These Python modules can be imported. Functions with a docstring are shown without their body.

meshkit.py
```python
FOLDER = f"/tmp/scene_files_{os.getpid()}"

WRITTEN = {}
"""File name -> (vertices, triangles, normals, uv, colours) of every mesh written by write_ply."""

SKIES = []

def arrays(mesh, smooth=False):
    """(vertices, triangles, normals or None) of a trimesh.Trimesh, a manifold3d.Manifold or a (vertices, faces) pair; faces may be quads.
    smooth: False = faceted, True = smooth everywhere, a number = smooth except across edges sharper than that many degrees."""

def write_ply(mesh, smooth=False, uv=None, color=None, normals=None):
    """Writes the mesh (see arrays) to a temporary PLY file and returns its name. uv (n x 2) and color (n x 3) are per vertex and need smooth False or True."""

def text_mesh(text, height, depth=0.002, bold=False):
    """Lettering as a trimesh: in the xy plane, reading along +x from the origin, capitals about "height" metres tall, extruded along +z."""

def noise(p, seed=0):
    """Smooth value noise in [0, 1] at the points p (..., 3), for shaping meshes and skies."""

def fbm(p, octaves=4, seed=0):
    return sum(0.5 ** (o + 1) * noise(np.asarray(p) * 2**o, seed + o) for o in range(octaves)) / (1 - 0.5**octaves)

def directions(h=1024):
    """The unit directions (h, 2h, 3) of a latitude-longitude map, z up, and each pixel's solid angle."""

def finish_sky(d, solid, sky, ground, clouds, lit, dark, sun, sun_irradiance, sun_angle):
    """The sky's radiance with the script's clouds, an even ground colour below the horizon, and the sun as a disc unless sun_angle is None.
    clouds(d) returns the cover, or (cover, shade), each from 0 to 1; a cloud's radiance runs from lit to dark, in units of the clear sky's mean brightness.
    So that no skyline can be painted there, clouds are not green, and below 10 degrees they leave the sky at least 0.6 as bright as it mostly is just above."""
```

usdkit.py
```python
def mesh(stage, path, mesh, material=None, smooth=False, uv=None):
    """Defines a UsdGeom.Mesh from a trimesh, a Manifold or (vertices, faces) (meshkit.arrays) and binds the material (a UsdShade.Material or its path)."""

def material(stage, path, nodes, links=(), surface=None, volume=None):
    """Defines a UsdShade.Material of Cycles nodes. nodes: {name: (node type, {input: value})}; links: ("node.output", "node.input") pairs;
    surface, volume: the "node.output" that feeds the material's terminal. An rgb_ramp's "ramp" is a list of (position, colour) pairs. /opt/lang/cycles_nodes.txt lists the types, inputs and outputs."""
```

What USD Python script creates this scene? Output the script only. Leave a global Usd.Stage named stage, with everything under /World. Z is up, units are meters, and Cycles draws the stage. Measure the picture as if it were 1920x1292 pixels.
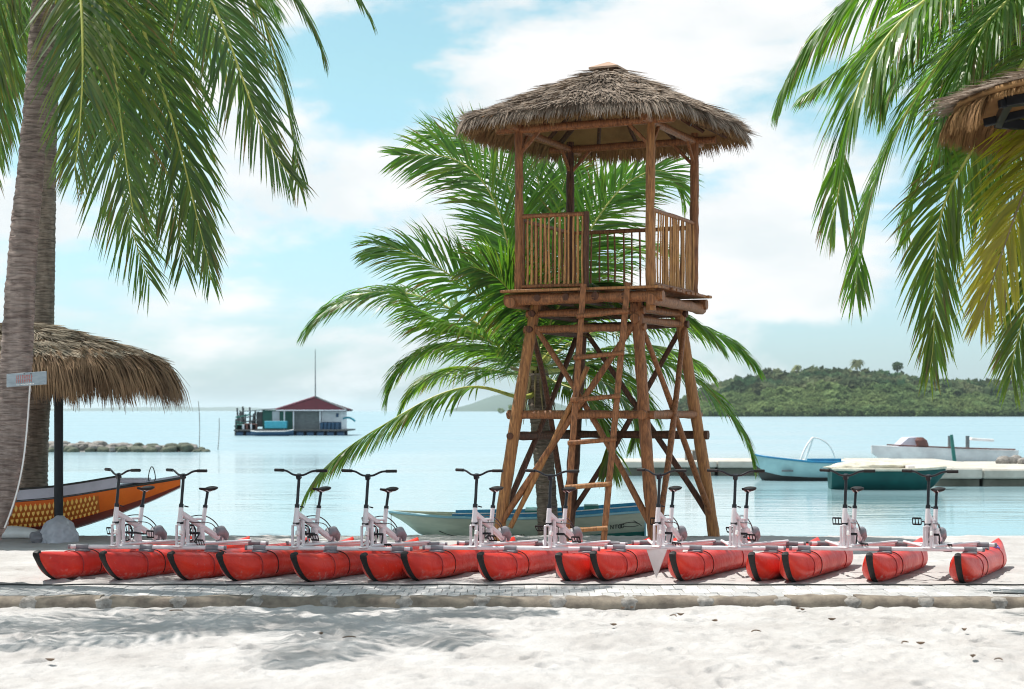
import math, numpy as np, trimesh, usdkit, meshkit
from scipy.interpolate import CubicSpline
from pxr import Usd, UsdGeom, UsdLux, UsdShade, Gf, Sdf, Vt

stage = Usd.Stage.CreateInMemory()
UsdGeom.SetStageUpAxis(stage, 'Z')
UsdGeom.SetStageMetersPerUnit(stage, 1.0)
UsdGeom.Xform.Define(stage, '/World')
UsdGeom.Scope.Define(stage, '/World/Looks')
V = lambda *a: np.array(a, float)

# ------------------------------------------------------------------ camera, sky, sun
F_PX, HOR, CAM_H = 3100.0, 770.0, 1.8          # focal length in photo pixels, horizon row, eye height
cam = UsdGeom.Camera.Define(stage, '/World/camera')
cam.CreateHorizontalApertureAttr(36.0)
cam.CreateVerticalApertureAttr(36.0 * 689 / 1024)
cam.CreateFocalLengthAttr(36.0 * F_PX / 1920)
cam.CreateVerticalApertureOffsetAttr((HOR - 646) / 1920 * 36.0)
cam.CreateClippingRangeAttr(Gf.Vec2f(0.1, 40000))
cam.CreateFStopAttr(2.6)
cam.CreateFocusDistanceAttr(20.5)
cam.CreateExposureAttr(0.66)
cam.AddTranslateOp().Set(Gf.Vec3d(0, 0, CAM_H))
cam.AddRotateXOp().Set(90.0)

SUN = V(-0.38, 0.20, 0.90); SUN /= np.linalg.norm(SUN)
SKY_STRENGTH, SUN_INTENSITY = 0.135, 0.98
dome = UsdLux.DomeLight.Define(stage, '/World/sky_light')


def blob(nodes, links, i, cx, cz, sx, sz, amp):
    """A soft bank of cloud around one direction of the sky."""
    nodes[f'bx{i}'] = ('math', {'math_type': 'subtract', 'value2': cx}); links.append(('sep.x', f'bx{i}.value1'))
    nodes[f'bz{i}'] = ('math', {'math_type': 'subtract', 'value2': cz}); links.append(('sep.z', f'bz{i}.value1'))
    nodes[f'cx{i}'] = ('math', {'math_type': 'multiply', 'value2': 1 / sx}); links.append((f'bx{i}.value', f'cx{i}.value1'))
    nodes[f'cz{i}'] = ('math', {'math_type': 'multiply', 'value2': 1 / sz}); links.append((f'bz{i}.value', f'cz{i}.value1'))
    nodes[f'dx{i}'] = ('math', {'math_type': 'multiply'}); links += [(f'cx{i}.value', f'dx{i}.value1'), (f'cx{i}.value', f'dx{i}.value2')]
    nodes[f'dz{i}'] = ('math', {'math_type': 'multiply'}); links += [(f'cz{i}.value', f'dz{i}.value1'), (f'cz{i}.value', f'dz{i}.value2')]
    nodes[f'e{i}'] = ('math', {'math_type': 'add'}); links += [(f'dx{i}.value', f'e{i}.value1'), (f'dz{i}.value', f'e{i}.value2')]
    nodes[f'f{i}'] = ('math', {'math_type': 'multiply', 'value2': -1.0}); links.append((f'e{i}.value', f'f{i}.value1'))
    nodes[f'g{i}'] = ('math', {'math_type': 'exponent'}); links.append((f'f{i}.value', f'g{i}.value1'))
    nodes[f'h{i}'] = ('math', {'math_type': 'multiply', 'value2': amp}); links.append((f'g{i}.value', f'h{i}.value1'))
    return f'h{i}.value'


def sky_material():
    n = {'tc': ('texture_coordinate', {}), 'sep': ('separate_xyz', {}),
         'sky': ('sky_texture', {'sky_type': 'single_scattering', 'sun_disc': False, 'sun_elevation': math.asin(SUN[2]),
                                 'sun_rotation': math.atan2(SUN[0], SUN[1]), 'air_density': 1.0, 'aerosol_density': 1.3, 'ozone_density': 1.0}),
         'map': ('mapping', {'scale': (1.0, 1.0, 2.3)}),
         'n1': ('noise_texture', {'scale': 5.5, 'detail': 9.0, 'roughness': 0.56, 'distortion': 0.3}),
         'n2': ('noise_texture', {'scale': 16.0, 'detail': 5.0, 'roughness': 0.55}),
         'w2': ('math', {'math_type': 'multiply', 'value2': 0.22})}
    l = [('tc.generated', 'sep.vector'), ('tc.generated', 'map.vector'), ('map.vector', 'n1.vector'), ('map.vector', 'n2.vector'), ('n2.fac', 'w2.value1')]
    acc = 'n1.fac'
    n['a0'] = ('math', {'math_type': 'add'}); l += [(acc, 'a0.value1'), ('w2.value', 'a0.value2')]; acc = 'a0.value'
    for i, b in enumerate(BLOBS):
        o = blob(n, l, i, *b)
        n[f'a{i+1}'] = ('math', {'math_type': 'add'}); l += [(acc, f'a{i+1}.value1'), (o, f'a{i+1}.value2')]
        acc = f'a{i+1}.value'
    n['cov'] = ('map_range', {'range_type': 'smoothstep', 'from_min': 0.555, 'from_max': 0.70, 'to_min': 0.05, 'to_max': 0.97})
    l.append((acc, 'cov.value'))
    n['shade'] = ('map_range', {'range_type': 'smoothstep', 'from_min': 0.35, 'from_max': 0.65, 'to_min': 0.0, 'to_max': 1.0})
    n['n3'] = ('noise_texture', {'scale': 9.0, 'detail': 4.0, 'roughness': 0.5}); l += [('map.vector', 'n3.vector'), ('n3.fac', 'shade.value')]
    n['cc'] = ('mix_color', {'a': CLOUD_DARK, 'b': CLOUD_LIT, 'use_clamp': False}); l.append(('shade.result', 'cc.fac'))
    n['el'] = ('map_range', {'clamp': True, 'from_min': 0.0, 'from_max': 0.2}); l.append(('sep.z', 'el.value'))
    n['tn'] = ('mix_color', {'a': LOW_TINT, 'b': SKY_TINT}); l.append(('el.result', 'tn.fac'))
    n['tint'] = ('mix_color', {'blend_type': 'multiply', 'fac': 1.0, 'use_clamp': False}); l += [('sky.color', 'tint.a'), ('tn.result', 'tint.b')]
    n['mix'] = ('mix_color', {'use_clamp': False}); l += [('cov.result', 'mix.fac'), ('tint.result', 'mix.a'), ('cc.result', 'mix.b')]
    n['bg'] = ('background_shader', {'strength': SKY_STRENGTH}); l.append(('mix.result', 'bg.color'))
    return usdkit.material(stage, '/World/Looks/sky_look', n, l, surface='bg.background')


CLOUD_LIT, CLOUD_DARK, SKY_TINT, LOW_TINT = (5.1, 5.0, 4.95), (4.1, 4.35, 4.45), (0.67, 0.87, 0.73), (0.56, 0.74, 0.97)
# direction x, z, spread x, spread z, amount
BLOBS = [(0.02, 0.21, 0.09, 0.07, 0.16), (0.14, 0.13, 0.10, 0.08, 0.16), (-0.05, 0.11, 0.10, 0.035, 0.13), (-0.22, 0.05, 0.14, 0.022, 0.14),
         (-0.10, 0.20, 0.05, 0.05, -0.22), (0.17, 0.035, 0.12, 0.022, -0.2), (-0.15, 0.09, 0.04, 0.02, -0.05)]
UsdShade.MaterialBindingAPI.Apply(dome.GetPrim()).Bind(sky_material())

sun = UsdLux.DistantLight.Define(stage, '/World/sun_light')
sun.CreateIntensityAttr(SUN_INTENSITY)
sun.CreateNormalizeAttr(True)
sun.CreateAngleAttr(0.53)
sun.CreateColorAttr(Gf.Vec3f(1.0, 0.965, 0.915))
zx = SUN; xx = np.cross(V(0, 0, 1), zx); xx /= np.linalg.norm(xx); yx = np.cross(zx, xx)
sun.AddTransformOp().Set(Gf.Matrix4d(*xx, 0, *yx, 0, *zx, 0, 0, 0, 0, 1))


# ------------------------------------------------------------------ helpers
def W(px, py, d):
    """The point at distance d that the photograph shows at pixel (px, py)."""
    return V((px - 960) / F_PX * d, d, CAM_H - (py - HOR) / F_PX * d)


used = {}


def numbered(path):
    k = used.get(path, -1) + 1
    used[path] = k
    return path if k == 0 else f'{path}_{k:03d}'


def tag(p, label=None, category=None, group=None, kind=None):
    p = p.GetPrim() if hasattr(p, 'GetPrim') else p
    for k, v in (('label', label), ('category', category), ('group', group), ('kind', kind)):
        if v:
            p.SetCustomDataByKey(k, v)
    return p


def thing(name, label, category, loc=(0, 0, 0), rotz=0, group=None):
    x = UsdGeom.Xform.Define(stage, numbered('/World/' + name))
    x.AddTranslateOp().Set(Gf.Vec3d(*map(float, loc)))
    if rotz:
        x.AddRotateZOp().Set(float(rotz))
    return tag(x, label, category, group)


def obj(name, mesh, material, parent=None, smooth=False, tint=None):
    root = str(parent.GetPath()) if parent is not None else '/World'
    path = numbered(root + '/' + name)
    m = usdkit.mesh(stage, path, mesh, '/World/Looks/' + material, smooth)
    if tint is not None:
        UsdGeom.PrimvarsAPI(m).CreatePrimvar('tint', Sdf.ValueTypeNames.Color3fArray, 'vertex').Set(Vt.Vec3fArray.FromNumpy(np.asarray(tint, np.float32)))
    return m.GetPrim()


def join(parts):
    vs, fs, n = [], [], 0
    for p in parts:
        v, f = (p.vertices, p.faces) if hasattr(p, 'vertices') else p
        f = np.asarray(f)
        if f.shape[1] == 4:
            f = np.vstack([f[:, [0, 1, 2]], f[:, [0, 2, 3]]])
        vs.append(np.asarray(v, float)); fs.append(f + n); n += len(v)
    return np.vstack(vs), np.vstack(fs)


def tube(path, r, n=8, caps=True, flat=1.0):
    """A tube along a polyline; r is one radius or one for each point."""
    p = np.asarray(path, float)
    r = np.broadcast_to(np.asarray(r, float), len(p))
    t = np.gradient(p, axis=0); t /= np.linalg.norm(t, axis=1, keepdims=True) + 1e-12
    ref = V(0, 0, 1) if abs(t[0][2]) < 0.9 else V(1, 0, 0)
    u = np.cross(ref, t[0]); u /= np.linalg.norm(u)
    a = np.arange(n) / n * 2 * np.pi
    rings = []
    for i in range(len(p)):
        u = u - t[i] * (u @ t[i]); u /= np.linalg.norm(u)
        w = np.cross(t[i], u)
        rings.append(p[i] + r[i] * (np.cos(a)[:, None] * u + flat * np.sin(a)[:, None] * w))
    v = np.vstack(rings)
    i, j = np.meshgrid(np.arange(len(p) - 1), np.arange(n), indexing='ij')
    i, j = i.ravel(), j.ravel(); k = (j + 1) % n
    f = np.stack([i * n + j, i * n + k, (i + 1) * n + k, (i + 1) * n + j], 1)
    f = np.vstack([f[:, [0, 1, 2]], f[:, [0, 2, 3]]])
    if caps:
        c = len(v); v = np.vstack([v, p[:1], p[-1:]]); j = np.arange(n); k = (j + 1) % n; e = (len(p) - 1) * n
        f = np.vstack([f, np.stack([k, j, np.full(n, c)], 1), np.stack([e + j, e + k, np.full(n, c + 1)], 1)])
    return v, f


def curve(pts, n=24):
    p = np.asarray(pts, float)
    s = np.r_[0, np.cumsum(np.linalg.norm(np.diff(p, axis=0), axis=1))]
    return CubicSpline(s / s[-1], p)(np.linspace(0, 1, n)) if len(p) > 2 else np.linspace(p[0], p[-1], n)


def box(lo, hi, bevel=0.0):
    """A box between two corners, with its edges chamfered."""
    lo, hi = np.asarray(lo, float), np.asarray(hi, float)
    if bevel <= 0:
        b = trimesh.creation.box(hi - lo); return np.array(b.vertices) + (lo + hi) / 2, np.array(b.faces)
    c, h, b = (lo + hi) / 2, (hi - lo) / 2, bevel
    pts = [c + V(sx, sy, sz) * h - V(sx, sy, sz) * b * (1 - np.eye(3)[k]) for sx in (-1, 1) for sy in (-1, 1) for sz in (-1, 1) for k in range(3)]
    m = trimesh.convex.convex_hull(np.array(pts)); return np.array(m.vertices), np.array(m.faces)


def beam(a, b, w, h, up=(0, 0, 1), bevel=0.006):
    """A squared timber from a to b, w wide and h high."""
    a, b = np.asarray(a, float), np.asarray(b, float)
    L = np.linalg.norm(b - a); t = (b - a) / L
    s = np.cross(t, up); s /= np.linalg.norm(s); u = np.cross(s, t)
    v, f = box((0, -w / 2, -h / 2), (L, w / 2, h / 2), bevel)
    return a + v[:, :1] * t + v[:, 1:2] * (-s) + v[:, 2:] * u, f


def log(a, b, r0, r1, seed=0, n=10, m=14, rough=0.06, bow=0.012):
    """A natural pole: tapered, a little crooked, with knots."""
    a, b = np.asarray(a, float), np.asarray(b, float)
    rng = np.random.default_rng(seed); t = np.linspace(0, 1, m)[:, None]
    L = np.linalg.norm(b - a)
    off = rng.normal(size=3) * bow * L * np.sin(np.pi * t) + rng.normal(size=3) * bow * 0.4 * L * np.sin(2 * np.pi * t)
    p = a + (b - a) * t + off * V(1, 1, 0.2)
    r = (r0 + (r1 - r0) * t[:, 0]) * (1 + rough * 0.7 * rng.normal(size=m))
    v, f = tube(p, r, n)
    v[:len(p) * n] += (meshkit.noise(v[:len(p) * n] * 9, seed)[:, None] - 0.5) * rough * r0 * 2
    return v, f


def rotz(v, deg):
    c, s = math.cos(math.radians(deg)), math.sin(math.radians(deg))
    return np.asarray(v) @ np.array([[c, s, 0], [-s, c, 0], [0, 0, 1]])


def mat(name, c1, c2=None, rough=0.6, scale=8.0, detail=4.0, stretch=(1, 1, 1), bump=0.0, bump_scale=None, bump_dist=0.01, spec=0.5, coat=0.0, metallic=0.0,
        island=0.0, coords='tc.object', lo=0.35, hi=0.65, distort=0.0, vary_rough=0.0, each=0.0):
    """A principled look: noise between two colours of the thing itself, fine relief, and a shift of tone from piece to piece."""
    c2 = c2 or c1
    n = {'tc': ('texture_coordinate', {}), 'geo': ('geometry', {}), 'm': ('mapping', {'scale': stretch}),
         'n': ('noise_texture', {'scale': scale, 'detail': detail, 'roughness': 0.6, 'distortion': distort}),
         'r': ('map_range', {'clamp': True, 'from_min': lo, 'from_max': hi}),
         'c': ('mix_color', {'a': c1, 'b': c2}), 'p': ('principled_bsdf', {'roughness': rough, 'specular_ior_level': spec, 'metallic': metallic, 'coat_weight': coat, 'coat_roughness': 0.12})}
    l = [(coords, 'm.vector'), ('m.vector', 'n.vector'), ('n.fac', 'r.value'), ('r.result', 'c.fac')]
    col = 'c.result'
    if island:
        n['ir'] = ('map_range', {'clamp': True, 'to_min': 1 - island, 'to_max': 1 + island}); l.append(('geo.random_per_island', 'ir.value'))
        n['hs'] = ('hsv', {}); l += [('ir.result', 'hs.value'), (col, 'hs.color')]; col = 'hs.color'
    if each:
        n['oi'] = ('object_info', {}); n['er'] = ('map_range', {'to_min': 1 - each, 'to_max': 1 + each}); n['he'] = ('hsv', {})
        l += [('oi.random', 'er.value'), ('er.result', 'he.value'), (col, 'he.color')]; col = 'he.color'
    l.append((col, 'p.base_color'))
    if vary_rough:
        n['vr'] = ('map_range', {'clamp': True, 'to_min': rough - vary_rough, 'to_max': rough + vary_rough}); l += [('n.fac', 'vr.value'), ('vr.result', 'p.roughness')]
    if bump:
        n['bn'] = ('noise_texture', {'scale': bump_scale or scale * 3, 'detail': 5.0, 'roughness': 0.6})
        n['b'] = ('bump', {'strength': bump, 'distance': bump_dist}); l += [('m.vector', 'bn.vector'), ('bn.fac', 'b.height'), ('b.normal', 'p.normal')]
    return usdkit.material(stage, '/World/Looks/' + name, n, l, surface='p.BSDF')


def leaf_mat(name, translucency=0.42, rough=0.38, gain=(1.0, 1.0, 1.0), trans=(1.5, 1.9, 0.5)):
    """Palm leaf: tone from the leaf itself (primvar tint), a gloss, and light that shines through."""
    n = {'at': ('attribute', {'attribute': 'tint'}), 'geo': ('geometry', {}), 'ir': ('map_range', {'clamp': True, 'to_min': 0.72, 'to_max': 1.28}), 'hs': ('hsv', {}),
         'p': ('principled_bsdf', {'roughness': rough, 'specular_ior_level': 0.6}), 't': ('translucent_bsdf', {}),
         'k': ('mix_color', {'blend_type': 'multiply', 'fac': 1.0, 'b': trans, 'use_clamp': False}),
         'g': ('mix_color', {'blend_type': 'multiply', 'fac': 1.0, 'b': gain, 'use_clamp': False}), 'mx': ('mix_closure', {'fac': translucency})}
    l = [('geo.random_per_island', 'ir.value'), ('ir.result', 'hs.value'), ('at.color', 'g.a'), ('g.result', 'hs.color'), ('hs.color', 'p.base_color'), ('hs.color', 'k.a'), ('k.result', 't.color'),
         ('p.BSDF', 'mx.closure1'), ('t.BSDF', 'mx.closure2')]
    return usdkit.material(stage, '/World/Looks/' + name, n, l, surface='mx.closure')


def sand_mat():
    n = {'g': ('geometry', {}),
         'a': ('noise_texture', {'scale': 1.3, 'detail': 5.0, 'roughness': 0.6}), 'b': ('noise_texture', {'scale': 60.0, 'detail': 4.0, 'roughness': 0.7}),
         'sp': ('voronoi_texture', {'scale': 26.0, 'randomness': 1.0}), 'spr': ('map_range', {'clamp': True, 'from_min': 0.03, 'from_max': 0.09, 'to_min': 1.0, 'to_max': 0.0}),
         'sw': ('noise_texture', {'scale': 2.2, 'detail': 3.0}), 'swr': ('map_range', {'clamp': True, 'from_min': 0.55, 'from_max': 0.68}),
         'spm': ('math', {'math_type': 'multiply'}), 'spk': ('math', {'math_type': 'multiply', 'value2': 0.75}),
         'ra': ('map_range', {'clamp': True, 'from_min': 0.35, 'from_max': 0.68}), 'c': ('mix_color', {'a': (0.39, 0.365, 0.348), 'b': (0.51, 0.49, 0.475)}),
         'c2': ('mix_color', {'blend_type': 'multiply', 'fac': 0.32}), 'rb': ('map_range', {'clamp': True, 'from_min': 0.3, 'from_max': 0.7, 'to_min': 0.55, 'to_max': 1.1}),
         'c3': ('mix_color', {'b': (0.10, 0.075, 0.055)}),
         'bm': ('bump', {'strength': 0.8, 'distance': 0.02}), 'b2': ('noise_texture', {'scale': 14.0, 'detail': 7.0, 'roughness': 0.62}),
         'p': ('principled_bsdf', {'roughness': 0.95, 'specular_ior_level': 0.2}),
         # sand darkens where the sea wets it
         'sx': ('separate_xyz', {}), 'wet': ('map_range', {'clamp': True, 'from_min': -0.36, 'from_max': -0.22, 'to_min': 0.5, 'to_max': 1.0}),
         'c4': ('mix_color', {'blend_type': 'multiply', 'fac': 1.0})}
    l = [('g.position', 'a.vector'), ('g.position', 'b.vector'), ('g.position', 'sp.vector'), ('g.position', 'sw.vector'), ('g.position', 'b2.vector'), ('g.position', 'sx.vector'),
         ('a.fac', 'ra.value'), ('ra.result', 'c.fac'), ('c.result', 'c2.a'), ('b.fac', 'rb.value'), ('rb.result', 'c2.b'),
         ('sp.distance', 'spr.value'), ('sw.fac', 'swr.value'), ('spr.result', 'spm.value1'), ('swr.result', 'spm.value2'), ('spm.value', 'spk.value1'), ('spk.value', 'c3.fac'), ('c2.result', 'c3.a'),
         ('sx.z', 'wet.value'), ('c3.result', 'c4.a'), ('wet.result', 'c4.b'), ('c4.result', 'p.base_color'),
         ('b2.fac', 'bm.height'), ('bm.normal', 'p.normal')]
    usdkit.material(stage, '/World/Looks/sand', n, l, surface='p.BSDF')


def water_mat():
    n = {'g': ('geometry', {}), 'sx': ('separate_xyz', {}), 'm1': ('mapping', {'scale': (0.22, 0.8, 1.0)}), 'm2': ('mapping', {'scale': (0.02, 0.11, 1.0)}),
         'n1': ('noise_texture', {'scale': 2.4, 'detail': 4.0, 'roughness': 0.55}), 'n2': ('noise_texture', {'scale': 1.0, 'detail': 3.0}),
         'b1': ('bump', {'strength': 0.13, 'distance': 0.10}), 'b2': ('bump', {'strength': 0.15, 'distance': 0.5}), 'm3': ('mapping', {'scale': (0.012, 0.07, 1.0)}), 'n3': ('noise_texture', {'scale': 1.0, 'detail': 4.0, 'roughness': 0.6}), 'wp': ('map_range', {'clamp': True, 'from_min': 0.42, 'from_max': 0.6, 'to_min': 0.0, 'to_max': 0.13}), 'rs': ('math', {'math_type': 'add'}), 'rr': ('map_range', {'clamp': True, 'from_min': 42.0, 'from_max': 130.0, 'to_min': 0.02, 'to_max': 0.28}),
         'd': ('map_range', {'clamp': True, 'from_min': 26.0, 'from_max': 75.0}), 'c': ('mix_color', {'a': (0.22, 0.35, 0.37), 'b': (0.24, 0.35, 0.39)}),
         'p': ('principled_bsdf', {'roughness': 0.07, 'ior': 1.33, 'specular_ior_level': 0.5})}
    l = [('g.position', 'm1.vector'), ('g.position', 'm2.vector'), ('g.position', 'sx.vector'), ('m1.vector', 'n1.vector'), ('m2.vector', 'n2.vector'), ('n2.fac', 'b2.height'),
         ('b2.normal', 'b1.normal'), ('n1.fac', 'b1.height'), ('b1.normal', 'p.normal'), ('sx.y', 'd.value'), ('sx.y', 'rr.value'), ('g.position', 'm3.vector'), ('m3.vector', 'n3.vector'), ('n3.fac', 'wp.value'), ('wp.result', 'rs.value1'), ('rr.result', 'rs.value2'), ('rs.value', 'p.roughness'), ('d.result', 'c.fac'), ('c.result', 'p.base_color')]
    usdkit.material(stage, '/World/Looks/water', n, l, surface='p.BSDF')


def bark_mat(name, a, b, rings=34.0):
    n = {'tc': ('texture_coordinate', {}), 'm': ('mapping', {'scale': (3.5, 3.5, 26.0)}), 'm2': ('mapping', {'scale': (5.0, 5.0, 1.0)}),
         'n': ('noise_texture', {'scale': 1.6, 'detail': 6.0, 'roughness': 0.65, 'distortion': 0.6}), 'n2': ('noise_texture', {'scale': 2.0, 'detail': 5.0}),
         'r': ('map_range', {'clamp': True, 'from_min': 0.36, 'from_max': 0.62}), 'r2': ('map_range', {'clamp': True, 'from_min': 0.3, 'from_max': 0.7, 'to_min': 0.68, 'to_max': 1.15}),
         'c': ('mix_color', {'a': a, 'b': b}), 'c2': ('mix_color', {'blend_type': 'multiply', 'fac': 1.0}), 'p': ('principled_bsdf', {'roughness': 0.9, 'specular_ior_level': 0.2}),
         'bm': ('bump', {'strength': 0.6, 'distance': 0.02})}
    l = [('tc.object', 'm.vector'), ('tc.object', 'm2.vector'), ('m.vector', 'n.vector'), ('m2.vector', 'n2.vector'), ('n.fac', 'r.value'), ('r.result', 'c.fac'), ('n2.fac', 'r2.value'),
         ('c.result', 'c2.a'), ('r2.result', 'c2.b'), ('c2.result', 'p.base_color'), ('n.fac', 'bm.height'), ('bm.normal', 'p.normal')]
    usdkit.material(stage, '/World/Looks/' + name, n, l, surface='p.BSDF')


sand_mat(); water_mat()
bark_mat('bark', (0.12, 0.088, 0.078), (0.31, 0.245, 0.215)); bark_mat('bark_dark', (0.085, 0.065, 0.05), (0.24, 0.19, 0.15))
leaf_mat('leaf'); leaf_mat('leaf_bright', 0.5, 0.36)
mat('rachis', (0.46, 0.44, 0.10), (0.32, 0.36, 0.07), 0.45, 6)
mat('rachis_brown', (0.24, 0.17, 0.08), (0.16, 0.13, 0.05), 0.5, 6)
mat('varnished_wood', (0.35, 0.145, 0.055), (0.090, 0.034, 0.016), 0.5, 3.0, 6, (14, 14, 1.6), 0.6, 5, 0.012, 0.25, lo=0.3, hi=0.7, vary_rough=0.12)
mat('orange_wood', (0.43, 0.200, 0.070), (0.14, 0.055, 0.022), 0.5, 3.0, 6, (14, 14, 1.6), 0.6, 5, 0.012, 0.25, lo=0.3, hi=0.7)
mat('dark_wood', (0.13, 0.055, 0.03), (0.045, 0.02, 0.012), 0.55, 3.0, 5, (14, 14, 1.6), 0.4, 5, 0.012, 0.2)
mat('stick_wood', (0.54, 0.265, 0.075), (0.26, 0.105, 0.032), 0.42, 3.0, 5, (10, 10, 2.0), 0.3, 5, 0.006, lo=0.3, hi=0.7)
mat('cap_board', (0.42, 0.27, 0.18), (0.33, 0.20, 0.13), 0.7, 5)
mat('thatch_grey', (0.70, 0.555, 0.435), (0.30, 0.222, 0.165), 0.85, 2.2, 5, island=0.45, spec=0.25)
mat('thatch_gold', (0.52, 0.29, 0.115), (0.34, 0.175, 0.07), 0.8, 2.5, 5, island=0.4, spec=0.25)
mat('thatch_brown', (0.47, 0.30, 0.165), (0.22, 0.135, 0.075), 0.8, 2.0, 5, island=0.45, spec=0.25)
mat('thatch_pale', (0.70, 0.57, 0.42), (0.42, 0.32, 0.22), 0.85, 2.5, 5, island=0.4, spec=0.25)
mat('paver', (0.50, 0.485, 0.47), (0.39, 0.38, 0.375), 0.88, 9, 5, bump=0.4, bump_scale=90, bump_dist=0.003, island=0.12, coords='geo.position')
mat('paver_pale', (0.58, 0.555, 0.53), (0.47, 0.455, 0.44), 0.88, 9, 5, bump=0.4, bump_scale=90, bump_dist=0.003, coords='geo.position')
mat('paver_dark', (0.43, 0.42, 0.41), (0.34, 0.335, 0.335), 0.88, 9, 5, bump=0.4, bump_scale=90, bump_dist=0.003, coords='geo.position')
mat('kerb_stone', (0.26, 0.215, 0.165), (0.12, 0.095, 0.075), 0.9, 6, 6, bump=0.6, bump_scale=40, bump_dist=0.008, coords='geo.position')
mat('mortar', (0.36, 0.33, 0.30), (0.15, 0.135, 0.12), 0.95, 14, 5, bump=0.7, bump_scale=60, bump_dist=0.01, coords='geo.position')
mat('concrete', (0.52, 0.49, 0.43), (0.36, 0.33, 0.28), 0.9, 1.3, 6, bump=0.4, bump_scale=20, coords='geo.position')
mat('wet_concrete', (0.20, 0.19, 0.15), (0.11, 0.11, 0.08), 0.7, 1.5, 6, coords='geo.position')


def vinyl_mat():
    """Sun-faded red vinyl: creases, scuffs, and sand dust that clings to the lower side."""
    n = {'tc': ('texture_coordinate', {}), 'sx': ('separate_xyz', {}), 'oi': ('geometry', {}), 'm': ('mapping', {'scale': (1.0, 0.45, 1.0)}),
         'n': ('noise_texture', {'scale': 3.0, 'detail': 5.0, 'roughness': 0.6}), 'r': ('map_range', {'clamp': True, 'from_min': 0.35, 'from_max': 0.65}),
         'c': ('mix_color', {'a': (0.63, 0.036, 0.016), 'b': (0.50, 0.018, 0.012)}),
         'n2': ('noise_texture', {'scale': 22.0, 'detail': 6.0, 'roughness': 0.7}), 'zz': ('map_range', {'clamp': True, 'from_min': 0.0, 'from_max': 0.14, 'to_min': 0.22, 'to_max': 0.0}),
         'a': ('math', {'math_type': 'add'}), 'd': ('map_range', {'clamp': True, 'from_min': 0.62, 'from_max': 0.86, 'to_max': 0.65}), 'c2': ('mix_color', {'b': (0.50, 0.42, 0.37)}),
         'vr': ('map_range', {'clamp': True, 'from_min': 0.3, 'from_max': 0.7, 'to_min': 0.28, 'to_max': 0.5}),
         'bn': ('noise_texture', {'scale': 6.0, 'detail': 4.0, 'roughness': 0.55, 'distortion': 1.2}), 'b': ('bump', {'strength': 0.35, 'distance': 0.03}),
         'p': ('principled_bsdf', {'specular_ior_level': 0.35})}
    l = [('tc.object', 'm.vector'), ('tc.object', 'sx.vector'), ('oi.position', 'n.vector'), ('n.fac', 'r.value'), ('r.result', 'c.fac'), ('oi.position', 'n2.vector'), ('sx.z', 'zz.value'), ('zz.result', 'a.value1'), ('n2.fac', 'a.value2'),
         ('a.value', 'd.value'), ('d.result', 'c2.fac'), ('c.result', 'c2.a'), ('c2.result', 'p.base_color'), ('n.fac', 'vr.value'), ('vr.result', 'p.roughness'), ('oi.position', 'bn.vector'), ('bn.fac', 'b.height'), ('b.normal', 'p.normal')]
    usdkit.material(stage, '/World/Looks/red_vinyl', n, l, surface='p.BSDF')


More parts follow.
